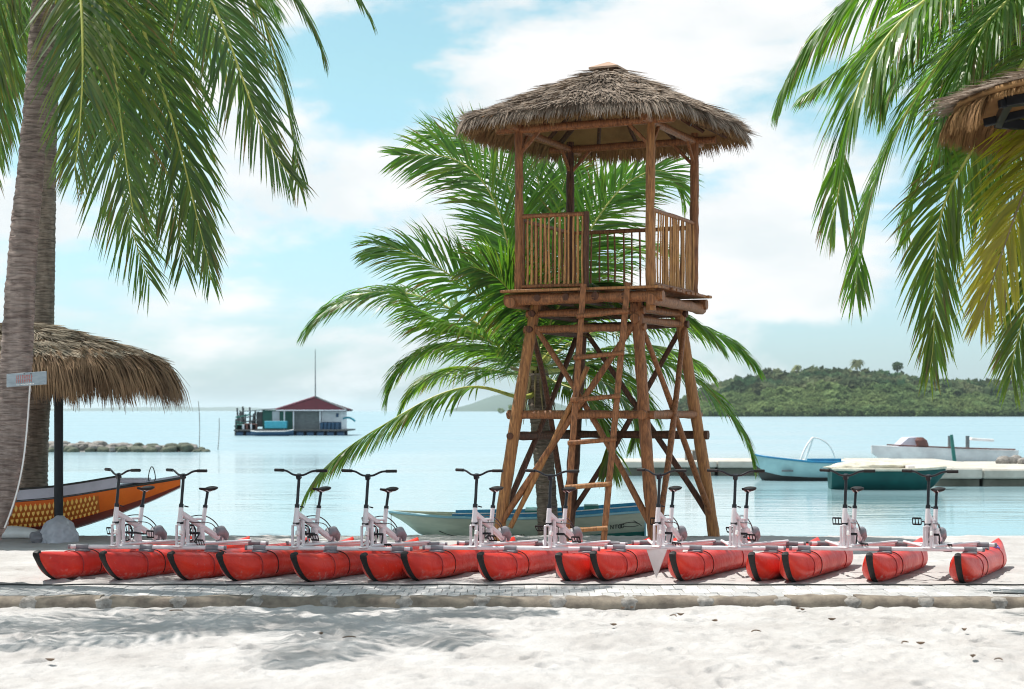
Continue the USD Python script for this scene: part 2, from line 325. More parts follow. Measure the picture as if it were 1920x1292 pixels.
vinyl_mat()
mat('red_seam', (0.30, 0.012, 0.012), None, 0.5)
mat('black_rubber', (0.010, 0.009, 0.009), (0.020, 0.017, 0.016), 0.6, 30, spec=0.25, bump=0.2, bump_scale=120, bump_dist=0.002)
mat('black_metal', (0.007, 0.008, 0.011), (0.012, 0.012, 0.015), 0.35, 10, spec=0.35)
mat('white_metal', (0.68, 0.625, 0.64), (0.60, 0.55, 0.565), 0.35, 6, spec=0.5)
mat('silver_tube', (0.72, 0.70, 0.71), (0.62, 0.60, 0.62), 0.32, 8, spec=0.6)
mat('grey_plastic', (0.22, 0.21, 0.23), (0.15, 0.145, 0.16), 0.5, 9)
mat('purple_ink', (0.10, 0.07, 0.30), None, 0.5)
mat('black_post', (0.008, 0.010, 0.013), (0.014, 0.016, 0.02), 0.45, 10, spec=0.25)
mat('grey_tarp', (0.46, 0.46, 0.50), (0.33, 0.33, 0.37), 0.55, 5, bump=0.5, bump_scale=14, bump_dist=0.02)
mat('dragon_orange', (0.80, 0.165, 0.020), (0.70, 0.125, 0.016), 0.4, 2.0, spec=0.25)
mat('dragon_maroon', (0.21, 0.030, 0.016), (0.16, 0.024, 0.014), 0.35, 3.0, spec=0.5)
mat('dragon_gold', (0.90, 0.52, 0.10), None, 0.45)
mat('dragon_amber', (0.46, 0.115, 0.014), None, 0.4)
mat('lavender_paint', (0.52, 0.49, 0.56), (0.44, 0.42, 0.48), 0.5, 4)
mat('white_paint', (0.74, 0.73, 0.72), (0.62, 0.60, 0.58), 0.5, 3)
mat('cream_hull', (0.46, 0.47, 0.37), (0.36, 0.38, 0.30), 0.5, 3, 6, (1, 1, 4))
mat('blue_paint', (0.012, 0.16, 0.33), (0.02, 0.22, 0.38), 0.45, 5)
mat('pale_blue_paint', (0.30, 0.52, 0.60), (0.24, 0.45, 0.53), 0.5, 4)
mat('aqua_hull', (0.33, 0.52, 0.53), (0.26, 0.43, 0.45), 0.45, 2, 5)
mat('sea_green', (0.012, 0.12, 0.10), (0.02, 0.16, 0.13), 0.5, 4)
mat('teal_hull', (0.003, 0.050, 0.050), (0.005, 0.075, 0.070), 0.45, 2, 5, spec=0.2)
mat('dark_line', (0.03, 0.03, 0.028), None, 0.6)
mat('pink_white', (0.72, 0.66, 0.64), (0.58, 0.52, 0.51), 0.5, 2, 5)
mat('rust_brown', (0.16, 0.05, 0.035), (0.09, 0.035, 0.03), 0.6, 9)
mat('canvas', (0.64, 0.60, 0.50), (0.46, 0.42, 0.33), 0.85, 4, 5, bump=0.5, bump_scale=9, bump_dist=0.05)
mat('rock', (0.29, 0.26, 0.235), (0.15, 0.14, 0.125), 0.9, 5, 6, bump=0.7, bump_scale=14, bump_dist=0.03)
mat('rock_mossy', (0.10, 0.115, 0.075), (0.06, 0.065, 0.05), 0.9, 5, 6, bump=0.7, bump_scale=14, bump_dist=0.03)
mat('roof_red', (0.046, 0.006, 0.014), (0.03, 0.005, 0.010), 0.8, 3, 5, spec=0.08)
mat('roof_pink', (0.30, 0.11, 0.14), (0.22, 0.08, 0.10), 0.6, 3, 5)
mat('hut_grey', (0.16, 0.18, 0.185), (0.10, 0.115, 0.12), 0.8, 3, 5, (1, 1, 3))
mat('hut_white', (0.60, 0.62, 0.65), (0.5, 0.52, 0.56), 0.7, 2)
mat('hut_green', (0.02, 0.15, 0.11), (0.015, 0.10, 0.085), 0.7, 3)
mat('hut_cyan', (0.03, 0.33, 0.42), (0.025, 0.26, 0.35), 0.5, 3)
mat('hut_blue', (0.010, 0.060, 0.13), (0.010, 0.045, 0.10), 0.5, 5)
mat('old_timber', (0.085, 0.085, 0.085), (0.045, 0.05, 0.052), 0.85, 4)
mat('dry_leaf', (0.17, 0.11, 0.07), (0.10, 0.07, 0.05), 0.8, 9, coords='geo.position')
mat('sign_board', (0.30, 0.34, 0.37), (0.20, 0.235, 0.26), 0.6, 6, 4, (1, 1, 3))
mat('sign_red', (0.42, 0.10, 0.08), None, 0.6)
mat('far_hill', (0.035, 0.07, 0.045), (0.05, 0.09, 0.055), 0.9, 0.01, coords='geo.position')
mat('hill_soil', (0.035, 0.055, 0.025), None, 0.95)


def foliage_mat(name, a, b, each):
    n = {'g': ('geometry', {}), 'n': ('noise_texture', {'scale': 0.06, 'detail': 4.0}), 'r': ('map_range', {'clamp': True, 'from_min': 0.38, 'from_max': 0.62}), 'c': ('mix_color', {'a': a, 'b': b}),
         'ir': ('map_range', {'clamp': True, 'to_min': 0.7, 'to_max': 1.3}), 'h': ('hsv', {}), 'oi': ('object_info', {}), 'er': ('map_range', {'clamp': True, 'to_min': 1 - each, 'to_max': 1 + each}), 'h2': ('hsv', {}),
         'd': ('diffuse_bsdf', {}), 't': ('translucent_bsdf', {}), 'mx': ('mix_closure', {'fac': 0.4})}
    l = [('g.position', 'n.vector'), ('n.fac', 'r.value'), ('r.result', 'c.fac'), ('g.random_per_island', 'ir.value'), ('ir.result', 'h.value'), ('c.result', 'h.color'), ('oi.random', 'er.value'), ('er.result', 'h2.value'),
         ('h.color', 'h2.color'), ('h2.color', 'd.color'), ('h2.color', 't.color'), ('d.BSDF', 'mx.closure1'), ('t.BSDF', 'mx.closure2')]
    usdkit.material(stage, '/World/Looks/' + name, n, l, surface='mx.closure')


foliage_mat('mangrove', (0.28, 0.36, 0.145), (0.19, 0.28, 0.115), 0.25)
foliage_mat('forest_leaf', (0.23, 0.255, 0.135), (0.075, 0.145, 0.070), 0.65)
mat('wood_grey', (0.20, 0.18, 0.16), (0.13, 0.12, 0.10), 0.9, 8)

# ------------------------------------------------------------------ ground, path, kerb, water, hills
SEA = -0.45


def ground_z(x, y):
    """The height of the sand: the strip before the kerb, the level strip with the boats, and the beach that falls to the sea."""
    x, y = np.asarray(x, float), np.asarray(y, float)
    back = np.interp(y, [0, 18.2, 25.0, 26.0, 27.2, 29.5, 36], [0, 0, -0.145, -0.165, -0.36, -0.85, -2.0])
    front = -0.085 + 0 * x
    s = np.clip((y - 15.8) / 0.12, 0, 1)
    return front * (1 - s) + back * s


def build_ground():
    xs = np.unique(np.round(np.r_[-90, -60, -40, -25, -16, -12, -10, -8.6, np.arange(-7.6, 7.6, 0.027), 8.6, 10, 12, 16, 25, 40, 60, 90], 4))
    ys = np.unique(np.round(np.r_[-60, -30, -15, -5, 0, 4, 7, 8.6, np.arange(9.6, 15.8, 0.03), 15.8, 15.84, 15.88, 15.92, np.arange(16.0, 17.0, 0.12), np.arange(17.0, 19.5, 0.035), np.arange(19.5, 29.5, 0.07), 30, 32, 36], 4))
    X, Y = np.meshgrid(xs, ys)
    Z = ground_z(X, Y)
    P = np.stack([X, Y, 0 * X], -1)
    fore = np.clip((15.9 - Y) / 0.2, 0, 1)
    rough = np.where(Y < 15.85, 1.0, 0.55)
    Z = Z + rough * (0.050 * (meshkit.fbm(P * V(1.1, 1.1, 1), 3, 3) - 0.5) + 0.040 * (meshkit.fbm(P * V(3.6, 3.0, 1), 3, 11) - 0.5) + 0.034 * (meshkit.fbm(P * V(12, 9, 1), 2, 5) - 0.5))
    rng = np.random.default_rng(5)                                    # footprints
    for k in range(420):
        cx, cy = rng.uniform(-6.4, 6.4), rng.uniform(10.0, 15.55) if k < 330 else rng.uniform(17.3, 22)
        a = rng.uniform(0, np.pi); L, w, dp = rng.uniform(0.10, 0.15), rng.uniform(0.045, 0.07), rng.uniform(0.012, 0.032)
        i0, i1 = np.searchsorted(ys, [cy - 0.3, cy + 0.3]); j0, j1 = np.searchsorted(xs, [cx - 0.3, cx + 0.3])
        dx, dy = X[i0:i1, j0:j1] - cx, Y[i0:i1, j0:j1] - cy
        u, v = dx * math.cos(a) + dy * math.sin(a), -dx * math.sin(a) + dy * math.cos(a)
        q = np.sqrt((u / L) ** 2 + (v / w) ** 2)
        Z[i0:i1, j0:j1] += dp * (-np.exp(-q ** 3) + 0.55 * np.exp(-((q - 1.35) / 0.35) ** 2))
    # sand heaps up a little against the kerb
    Z += fore * 0.035 * np.exp(-((Y - 15.72) / 0.10) ** 2) * (meshkit.noise(P * V(2.2, 0, 1), 8) - 0.2)
    under = (Y > 15.82) & (Y < 17.04)
    Z = np.where(under, np.minimum(Z, -0.055), Z)
    n, m = X.shape
    idx = np.arange(n * m).reshape(n, m)
    f = np.stack([idx[:-1, :-1].ravel(), idx[:-1, 1:].ravel(), idx[1:, 1:].ravel(), idx[1:, :-1].ravel()], 1)
    tag(obj('sand', (np.stack([X, Y, Z], -1).reshape(-1, 3), f), 'sand', smooth=True), kind='structure')


build_ground()


def build_path():
    path = UsdGeom.Xform.Define(stage, '/World/path').GetPrim(); tag(path, kind='structure')
    bed = box((-9, 16.03, -0.06), (9, 17.0, -0.014))
    obj('joint_sand', bed, 'mortar', path)
    rng = np.random.default_rng(2)
    bw, bd = 0.127, 0.322
    extra = []
    for row in range(3):
        y0 = 16.035 + row * bd
        for k in range(-70, 70):
            x0 = (k + 0.5 * (row % 2)) * bw
            z = rng.normal() * 0.0022
            m = box((x0 + 0.003, y0 + 0.003, -0.05), (x0 + bw - 0.003, y0 + bd - 0.003, z), 0.005)
            m[0][:, 2] += (m[0][:, 0] - x0) * rng.normal() * 0.012 + (m[0][:, 1] - y0) * rng.normal() * 0.006
            if abs(x0 + bw / 2) < 5.8:
                obj('brick', m, ('paver', 'paver', 'paver_pale', 'paver_dark')[rng.integers(4)], path)
            else:
                extra.append(m)
    tag(obj('outer_bricks', join(extra), 'paver', path), kind='stuff')
    kerb = UsdGeom.Xform.Define(stage, '/World/kerb').GetPrim(); tag(kerb, kind='structure')
    x = -7.4
    while x < 7.4:
        L = rng.uniform(0.66, 0.74)
        prof = np.array([(0, -0.14), (0.0, -0.07), (0.010, -0.035), (0.035, -0.004), (0.075, 0.014), (0.21, 0.014), (0.235, 0.0), (0.24, -0.14)])
        nseg = 22
        rows = []
        for i in range(nseg + 1):
            t = i / nseg
            xx_ = x + 0.045 + (L - 0.09) * t
            q = np.c_[np.full(len(prof), xx_), 15.76 + prof[:, 0], prof[:, 1]]
            q += (meshkit.noise(q * 9, 4)[:, None] - 0.5) * V(0, 0.022, 0.02) + (meshkit.noise(q * V(1.5, 1, 1), 9)[:, None] - 0.5) * V(0, 0.02, 0.02)
            rows.append(q)
        v = np.vstack(rows); k = len(prof)
        f = [(i * k + j, i * k + j + 1, (i + 1) * k + j + 1, (i + 1) * k + j) for i in range(nseg) for j in range(k - 1)]
        f = np.array(f); f = np.vstack([f[:, [0, 2, 1]], f[:, [0, 3, 2]]])
        ends = [(0, j, j + 1) for j in range(1, k - 1)] + [(nseg * k, nseg * k + j + 1, nseg * k + j) for j in range(1, k - 1)]
        obj('kerb_stone', (v, np.vstack([f, ends])), 'kerb_stone', kerb, smooth=50)
        # the rough mortar between two stones
        b = trimesh.creation.icosphere(3, 1.0)
        q = np.array(b.vertices); q = np.sign(q) * np.abs(q) ** 0.6
        q = q * V(0.11, 0.122, 0.075) + V(x + L, 15.88, -0.062)
        q += (meshkit.fbm(q * 16, 3, 6)[:, None] - 0.5) * V(0.05, 0.045, 0.03)
        obj('mortar_joint', (q, np.array(b.faces)), 'mortar', kerb, smooth=True)
        x += L


build_path()

rng = np.random.default_rng(77)
cord = np.array([(x, 17.03 + 0.012 * math.sin(x * 1.3) + 0.01 * math.sin(x * 4.1), 0.008 + 0.004 * math.sin(x * 7)) for x in np.linspace(-6.5, 6.5, 130)])
tag(obj('cord', tube(cord, 0.009, 6), 'dark_line', smooth=True), 'thin black cord lying along the back edge of the brick path', 'cord')
c2 = curve([W(1862, 1112, 16.2), W(1890, 1115, 16.15), W(1935, 1119, 16.1)], 14); c2[:, 2] = 0.016
tag(obj('stick', tube(c2, np.linspace(0.010, 0.006, 14), 6), 'dark_line', smooth=True), 'dark bent stick lying across the paving bricks', 'stick')


def build_water():
    ys = np.r_[np.arange(24.5, 60, 2.0), np.geomspace(60, 26000, 60)]
    v, f = [], []
    for y in ys:
        w = max(60.0, y * 1.2)
        v += [(-w, y, SEA), (w, y, SEA)]
    for i in range(len(ys) - 1):
        f.append((2 * i, 2 * i + 1, 2 * i + 3, 2 * i + 2))
    tag(obj('sea', (np.array(v), np.array(f)), 'water'), kind='structure')


build_water()


def ridge(name, px0, px1, base_d, depth, prof, seed, material, bumpy=0.12):
    """Land across the water: a ridge whose skyline heights (metres) follow prof, a list of (pixel, height)."""
    xs = np.linspace((px0 - 960) / F_PX * base_d, (px1 - 960) / F_PX * base_d, 160)
    hp = np.interp(xs, [(p - 960) / F_PX * base_d for p, _ in prof], [h for _, h in prof])
    t = np.linspace(0, 1, 22)
    X, T = np.meshgrid(xs, t, indexing='ij')
    Y = base_d + depth * T
    Z = hp[:, None] * np.sin(np.pi * np.clip(T, 0, 1)) ** 0.8
    P = np.stack([X, Y, 0 * X], -1)
    Z = SEA - 1.0 + (Z + 1.0) * (1 + bumpy * (meshkit.fbm(P / (depth * 0.12), 4, seed) - 0.5) * 2)
    n, m = X.shape; idx = np.arange(n * m).reshape(n, m)
    f = np.stack([idx[:-1, :-1].ravel(), idx[:-1, 1:].ravel(), idx[1:, 1:].ravel(), idx[1:, :-1].ravel()], 1)
    tag(obj(name, (np.stack([X, Y, Z], -1).reshape(-1, 3), f), material, smooth=True), kind='structure')
    return xs, hp


m_px = lambda d, px: px / F_PX * d
ridge('hills', -250, 470, 9000, 2200, [(-250, 16), (60, 14), (130, 19), (230, 26), (310, 21), (360, 26), (420, 16), (470, 4)], 21, 'far_hill', 0.35)
ridge('hills', 830, 1090, 4300, 900, [(830, 4), (880, 22), (925, 46), (960, 56), (1010, 44), (1090, 8)], 25, 'far_hill', 0.2)
D_ISL = 620.0
PROF = [(1318, 0.3), (1345, 3.0), (1400, 8.0), (1460, 10.5), (1520, 11.6), (1600, 13.0), (1680, 12.8), (1740, 11.6), (1800, 10.0), (1860, 8.8), (1940, 7.8), (2060, 9.0), (2200, 5), (2300, 0)]
ridge('hills', 1318, 2300, D_ISL, 150, PROF, 31, 'hill_soil', 0.1)


def leaf_clump(r, n, seed, size=0.5, flat=0.8):
    """A crown that reads as foliage: many leaf-sized faces through an uneven volume."""
    rng = np.random.default_rng(seed)
    d = rng.normal(size=(n, 3)); d /= np.linalg.norm(d, axis=1, keepdims=True)
    rad = r * (0.55 + 0.45 * rng.random(n) ** 0.5) * (0.75 + 0.55 * meshkit.noise(d * 2.2 + seed * 3.1, seed))
    c = d * rad[:, None] * V(1, 1, flat)
    a = rng.normal(size=(n, 3)) + d * 0.6; a /= np.linalg.norm(a, axis=1, keepdims=True)
    b = np.cross(a, rng.normal(size=(n, 3))); b /= np.linalg.norm(b, axis=1, keepdims=True)
    a = np.cross(b, a)
    s = size * (0.5 + rng.random((n, 1)))
    v = np.stack([c - a * s - b * s * 0.6, c + a * s - b * s * 0.6, c + a * s * 0.7 + b * s * 0.7, c - a * s * 0.7 + b * s * 0.7], 1).reshape(-1, 3)
    i = np.arange(n) * 4
    return v, np.stack([i, i + 1, i + 2, i + 3], 1)


def build_forest():
    rng = np.random.default_rng(14)
    fo = UsdGeom.PointInstancer.Define(stage, '/World/island_forest')
    tag(fo, 'dense green wood that covers the whole island across the water', 'wood', kind='stuff')
    protos = []
    for k in range(8):
        c = leaf_clump(2.9, 420, 40 + k, 0.5, 0.75 if k < 4 else 1.0)
        core = trimesh.creation.icosphere(2, 1.7)
        protos.append(obj(f'crown', join([c, (np.array(core.vertices) * V(1, 1, 0.7), core.faces)]), 'mangrove' if k < 4 else 'forest_leaf', fo.GetPrim()))
    pos, idx, sc = [], [], []
    x0, x1 = m_px(D_ISL, 1318 - 960), m_px(D_ISL, 2230 - 960)
    for _ in range(3600):
        x, t = rng.uniform(x0, x1), rng.random() ** 1.5 * 0.62
        hp = np.interp(x / D_ISL * F_PX + 960, [p for p, _ in PROF], [h for _, h in PROF])
        z = SEA + hp * math.sin(math.pi * t) ** 0.8
        s = rng.uniform(0.55, 1.25) * (0.8 if t < 0.1 else 1.0)
        if hp < 1.5 and rng.random() < 0.6:
            s *= 0.5
        s *= 1.0 if t < 0.16 else 1.3
        low = t < 0.16 + 0.06 * rng.random()
        pos.append((x, D_ISL + 150 * t + rng.uniform(-2, 2), z + s * 1.1)); idx.append(rng.integers(4) + (0 if low else 4)); sc.append((s * rng.uniform(0.9, 1.4), s * rng.uniform(0.9, 1.4), s * rng.uniform(0.7, 1.15)))
    fo.CreatePrototypesRel().SetTargets([p.GetPath() for p in protos])
    fo.CreatePositionsAttr(Vt.Vec3fArray.FromNumpy(np.array(pos, np.float32)))
    fo.CreateProtoIndicesAttr(Vt.IntArray.FromNumpy(np.array(idx, np.int32)))
    fo.CreateScalesAttr(Vt.Vec3fArray.FromNumpy(np.array(sc, np.float32)))
    ang = rng.random(len(pos)) * np.pi
    fo.CreateOrientationsAttr([Gf.Quath(float(math.cos(a)), 0, 0, float(math.sin(a))) for a in ang])


build_forest()


def far_tree(px, py_top, d, base_py, r, label, seed, palm=False):
    top, base = W(px, py_top, d), W(px, base_py, d)
    t = thing('island_tree', label, 'tree', base)
    h = top[2] - base[2]
    obj('trunk', log((0, 0, -3), (0.2, 0, h - r * 0.4), 0.32, 0.2, seed, 6, 6), 'wood_grey', t)
    if palm:
        rng = np.random.default_rng(seed); parts = []
        for k in range(13):
            a = k / 13 * 2 * np.pi; e = rng.uniform(-0.2, 0.8)
            p = np.array([(math.cos(a) * s * r, math.sin(a) * s * r, h - r * 0.3 + r * (e * s - 0.9 * s * s)) for s in np.linspace(0, 1.2, 6)])
            n = len(p); w = 0.35 * r * np.array([0.3, 1, 1, .9, .6, .1])
            sd = V(-math.sin(a), math.cos(a), 0)
            v = np.vstack([p + sd * w[:, None] + V(0, 0, -0.25 * r) * (w[:, None] / r), p, p - sd * w[:, None] + V(0, 0, -0.25 * r) * (w[:, None] / r)])
            f = [(i, i + 1, n + i + 1, n + i) for i in range(n - 1)] + [(n + i, n + i + 1, 2 * n + i + 1, 2 * n + i) for i in range(n - 1)]
            parts.append((v, np.array(f)))
        obj('crown', join(parts), 'forest_leaf', t)
    else:
        v, f = leaf_clump(r, 260, seed, 0.4, 0.8)
        obj('crown', (v + V(0, 0, h - r * 0.7), f), 'forest_leaf', t)


far_tree(1440, 692, 690, 745, 2.0, 'small dark tree rising above the left slope of the island', 61)
far_tree(1457, 692, 692, 740, 2.0, 'rounded dark tree just right of the small one on the left slope', 62)
far_tree(1494, 683, 694, 735, 2.2, 'lone spreading palm standing clear above the island skyline', 63, True)
far_tree(1607, 672, 696, 725, 2.9, 'tallest palm on the very top of the island', 64, True)
far_tree(1683, 680, 698, 722, 2.4, 'broad tree crown topping the ridge right of the tallest palm', 65)


def far_clump(px0, px1, d, top, base, seed, label):
    t = thing('mangrove_thicket', label, 'mangrove', W((px0 + px1) / 2, base, d))
    rng = np.random.default_rng(seed); w = (px1 - px0) / F_PX * d; h = (base - top) / F_PX * d; parts = []
    for _ in range(14):
        v, f = leaf_clump(h * 0.32, 110, rng.integers(999), h * 0.07)
        parts.append((v + V(rng.uniform(-w / 2, w / 2), rng.uniform(-w / 2, w / 2), h * rng.uniform(0.3, 0.68)), f))
    obj('crown', join(parts), 'mangrove', t)
    obj('trunk', join([log((x, 0, -0.6), (x * 0.9, 0, h * 0.5), h * 0.03, h * 0.02, k, 5, 4) for k, x in enumerate(np.linspace(-w / 2, w / 2, 5))]), 'wood_grey', t)


far_clump(938, 1010, 1150, 757, 777, 70, 'low green mangrove thicket in front of the hazy blue hill')

# ------------------------------------------------------------------ palms


def frond(pts, n_leaf=92, L=0.62, wid=0.030, roll=0.0, lift=0.25, droop=0.9, t0=0.16, a0=72, a1=22, green=(0.055, 0.125, 0.028), tip=None, yellow=0.0, seed=0, side_hint=None, ragged=0.06):
    """One feather leaf along a spline: (leaflet vertices, faces, tints), rachis."""
    rng = np.random.default_rng(seed)
    p = np.asarray(pts, float)
    s = np.r_[0, np.cumsum(np.linalg.norm(np.diff(p, axis=0), axis=1))]; total = s[-1]
    cs = CubicSpline(s / total, p); L = L * 1.3
    verts, faces, tints, base = [], [], [], 0
    K = 5
    tt = np.linspace(t0, 0.995, n_leaf)
    prof = np.interp(tt, [0, t0, 0.3, 0.5, 0.75, 0.92, 1], [0.3, 0.45, 0.9, 1.0, 0.85, 0.55, 0.35])
    for side in (-1, 1):
        for t, pr in zip(tt, prof):
            if rng.random() < ragged:
                continue
            t = min(0.999, t + rng.normal() * 0.003)
            c = cs(t); T = cs(t, 1); T /= np.linalg.norm(T)
            up = V(0, 0, 1) if side_hint is None else np.asarray(side_hint, float)
            U = up - T * (up @ T)
            if np.linalg.norm(U) < 0.15:
                U = V(0, -1, 0.2) - T * (V(0, -1, 0.2) @ T)
            U /= np.linalg.norm(U)
            S = np.cross(T, U)
            cr, sr = math.cos(roll), math.sin(roll)
            S, U = S * cr + U * sr, -S * sr + U * cr
            a = math.radians(a0 + (a1 - a0) * t ** 1.1 + rng.normal() * 5)
            d0 = math.cos(a) * T + math.sin(a) * (side * S * math.cos(lift) + U * math.sin(lift)) + rng.normal(size=3) * 0.035
            d0 /= np.linalg.norm(d0)
            l = L * pr * rng.uniform(0.86, 1.1); g = droop * rng.uniform(0.75, 1.3)
            q = c.copy(); pp = [q.copy()]; dirs = [d0]
            for k in range(1, K):
                dk = d0 + V(0, 0, -1) * g * (k / (K - 1)) ** 1.4
                dk /= np.linalg.norm(dk); q = q + dk * l / (K - 1); pp.append(q.copy()); dirs.append(dk)
            w = wid * np.array([0.45, 1.0, 0.95, 0.6, 0.06]) * (0.6 + 0.4 * pr) * 0.5
            tw = rng.normal() * 0.35
            for k in range(K):
                wd = T - dirs[k] * (T @ dirs[k]); nn = np.linalg.norm(wd)
                wd = wd / nn if nn > 1e-3 else U
                wd = wd * math.cos(tw) + np.cross(dirs[k], wd) * math.sin(tw)
                verts += [pp[k] - wd * w[k], pp[k] + wd * w[k]]
            for k in range(K - 1):
                b = base + 2 * k
                faces.append((b, b + 1, b + 3, b + 2))
            y = np.clip(yellow + rng.normal() * 0.16 + (0.25 if tip and t > 0.75 else 0), 0, 1)
            col = np.array(green) * (1 - y) + np.array(tip or (0.30, 0.27, 0.035)) * y
            dry = rng.random() < 0.12
            for k in range(K):
                cc = col if not (dry and k >= K - 2) else np.array((0.24, 0.15, 0.07))
                tints += [cc, cc]
            base += 2 * K
    rp = cs(np.linspace(0, 1, 40)); rr = np.interp(np.linspace(0, 1, 40), [0, 0.08, 0.3, 1], [0.055, 0.034, 0.021, 0.004])
    return (np.array(verts), np.array(faces), np.array(tints)), tube(rp, rr * (total / 3.8) ** 0.5, 6)


def add_frond(palm, pts, leaf='leaf', rach='rachis', **kw):
    (v, f, t), r = frond(pts, **kw)
    fr = obj('frond', (v, f), leaf, palm, tint=t)
    obj('midrib', r, rach, fr, smooth=True)


def trunk(palm, pts, radii, material, seed=0, ring=0.075):
    n = 30
    c = curve(pts, 640)
    s = np.r_[0, np.cumsum(np.linalg.norm(np.diff(c, axis=0), axis=1))]
    r = np.interp(np.linspace(0, 1, 640), np.r_[0, np.cumsum(np.linalg.norm(np.diff(np.asarray(pts), axis=0), axis=1))] / np.linalg.norm(np.diff(np.asarray(pts), axis=0), axis=1).sum(), radii)
    rng = np.random.default_rng(seed)
    ph = s / ring + 0.35 * np.sin(s * 3.1)
    r = r * (1 + 0.045 * (1 - (ph % 1.0)) ** 2 + 0.02 * (meshkit.noise(np.c_[s * 2.2, 0 * s, 0 * s], seed) - 0.5))
    v, f = tube(c, r, n)
    k = 640 * n
    v[:k] += (meshkit.fbm(v[:k] * V(7, 7, 12), 3, seed)[:, None] - 0.5) * 0.035 * np.sign(v[:k] - np.repeat(c, n, 0)) * 0.7
    obj('trunk', (v, f), material, palm, smooth=40)


def nuts_and_sheaths(palm, c, seed, n=6):
    rng = np.random.default_rng(seed)
    for k in range(n):
        a = rng.uniform(0, 2 * np.pi)
        p = c + V(0.28 * math.cos(a), 0.28 * math.sin(a), -0.25 - 0.15 * rng.random())
        b = trimesh.creation.icosphere(2, 0.11)
        obj('coconut', (np.array(b.vertices) * V(1, 1, 1.2) + p, b.faces), 'rachis_brown', palm, smooth=True)


def ring_fronds(palm, c, n, length, seed, rise=(0.1, 0.9), skip=None, **kw):
    """The rest of a crown, outside the picture, around the fronds that hang into it."""
    rng = np.random.default_rng(seed)
    for k in range(n):
        a = (k + rng.uniform(-0.3, 0.3)) / n * 2 * np.pi
        if skip and any(lo < ((a + np.pi) % (2 * np.pi)) - np.pi < hi for lo, hi in skip):
            continue
        e = rng.uniform(*rise); L = length * rng.uniform(0.85, 1.1)
        h = V(math.cos(a), math.sin(a), 0)
        pts = [c + h * L * s + V(0, 0, L * (e * s - (0.55 + 0.45 * e) * s * s * 1.1)) for s in (0, 0.15, 0.35, 0.6, 0.82, 0.98)]
        add_frond(palm, pts, seed=seed * 50 + k, **kw)


DARK, MID, LIT = (0.070, 0.130, 0.055), (0.085, 0.185, 0.042), (0.125, 0.275, 0.042)


def P3(d, *pp):
    """Photo pixels with a distance each: (px, py) or (px, py, step towards the back)."""
    return [W(q[0], q[1], d + (q[2] if len(q) > 2 else 0)) for q in pp]


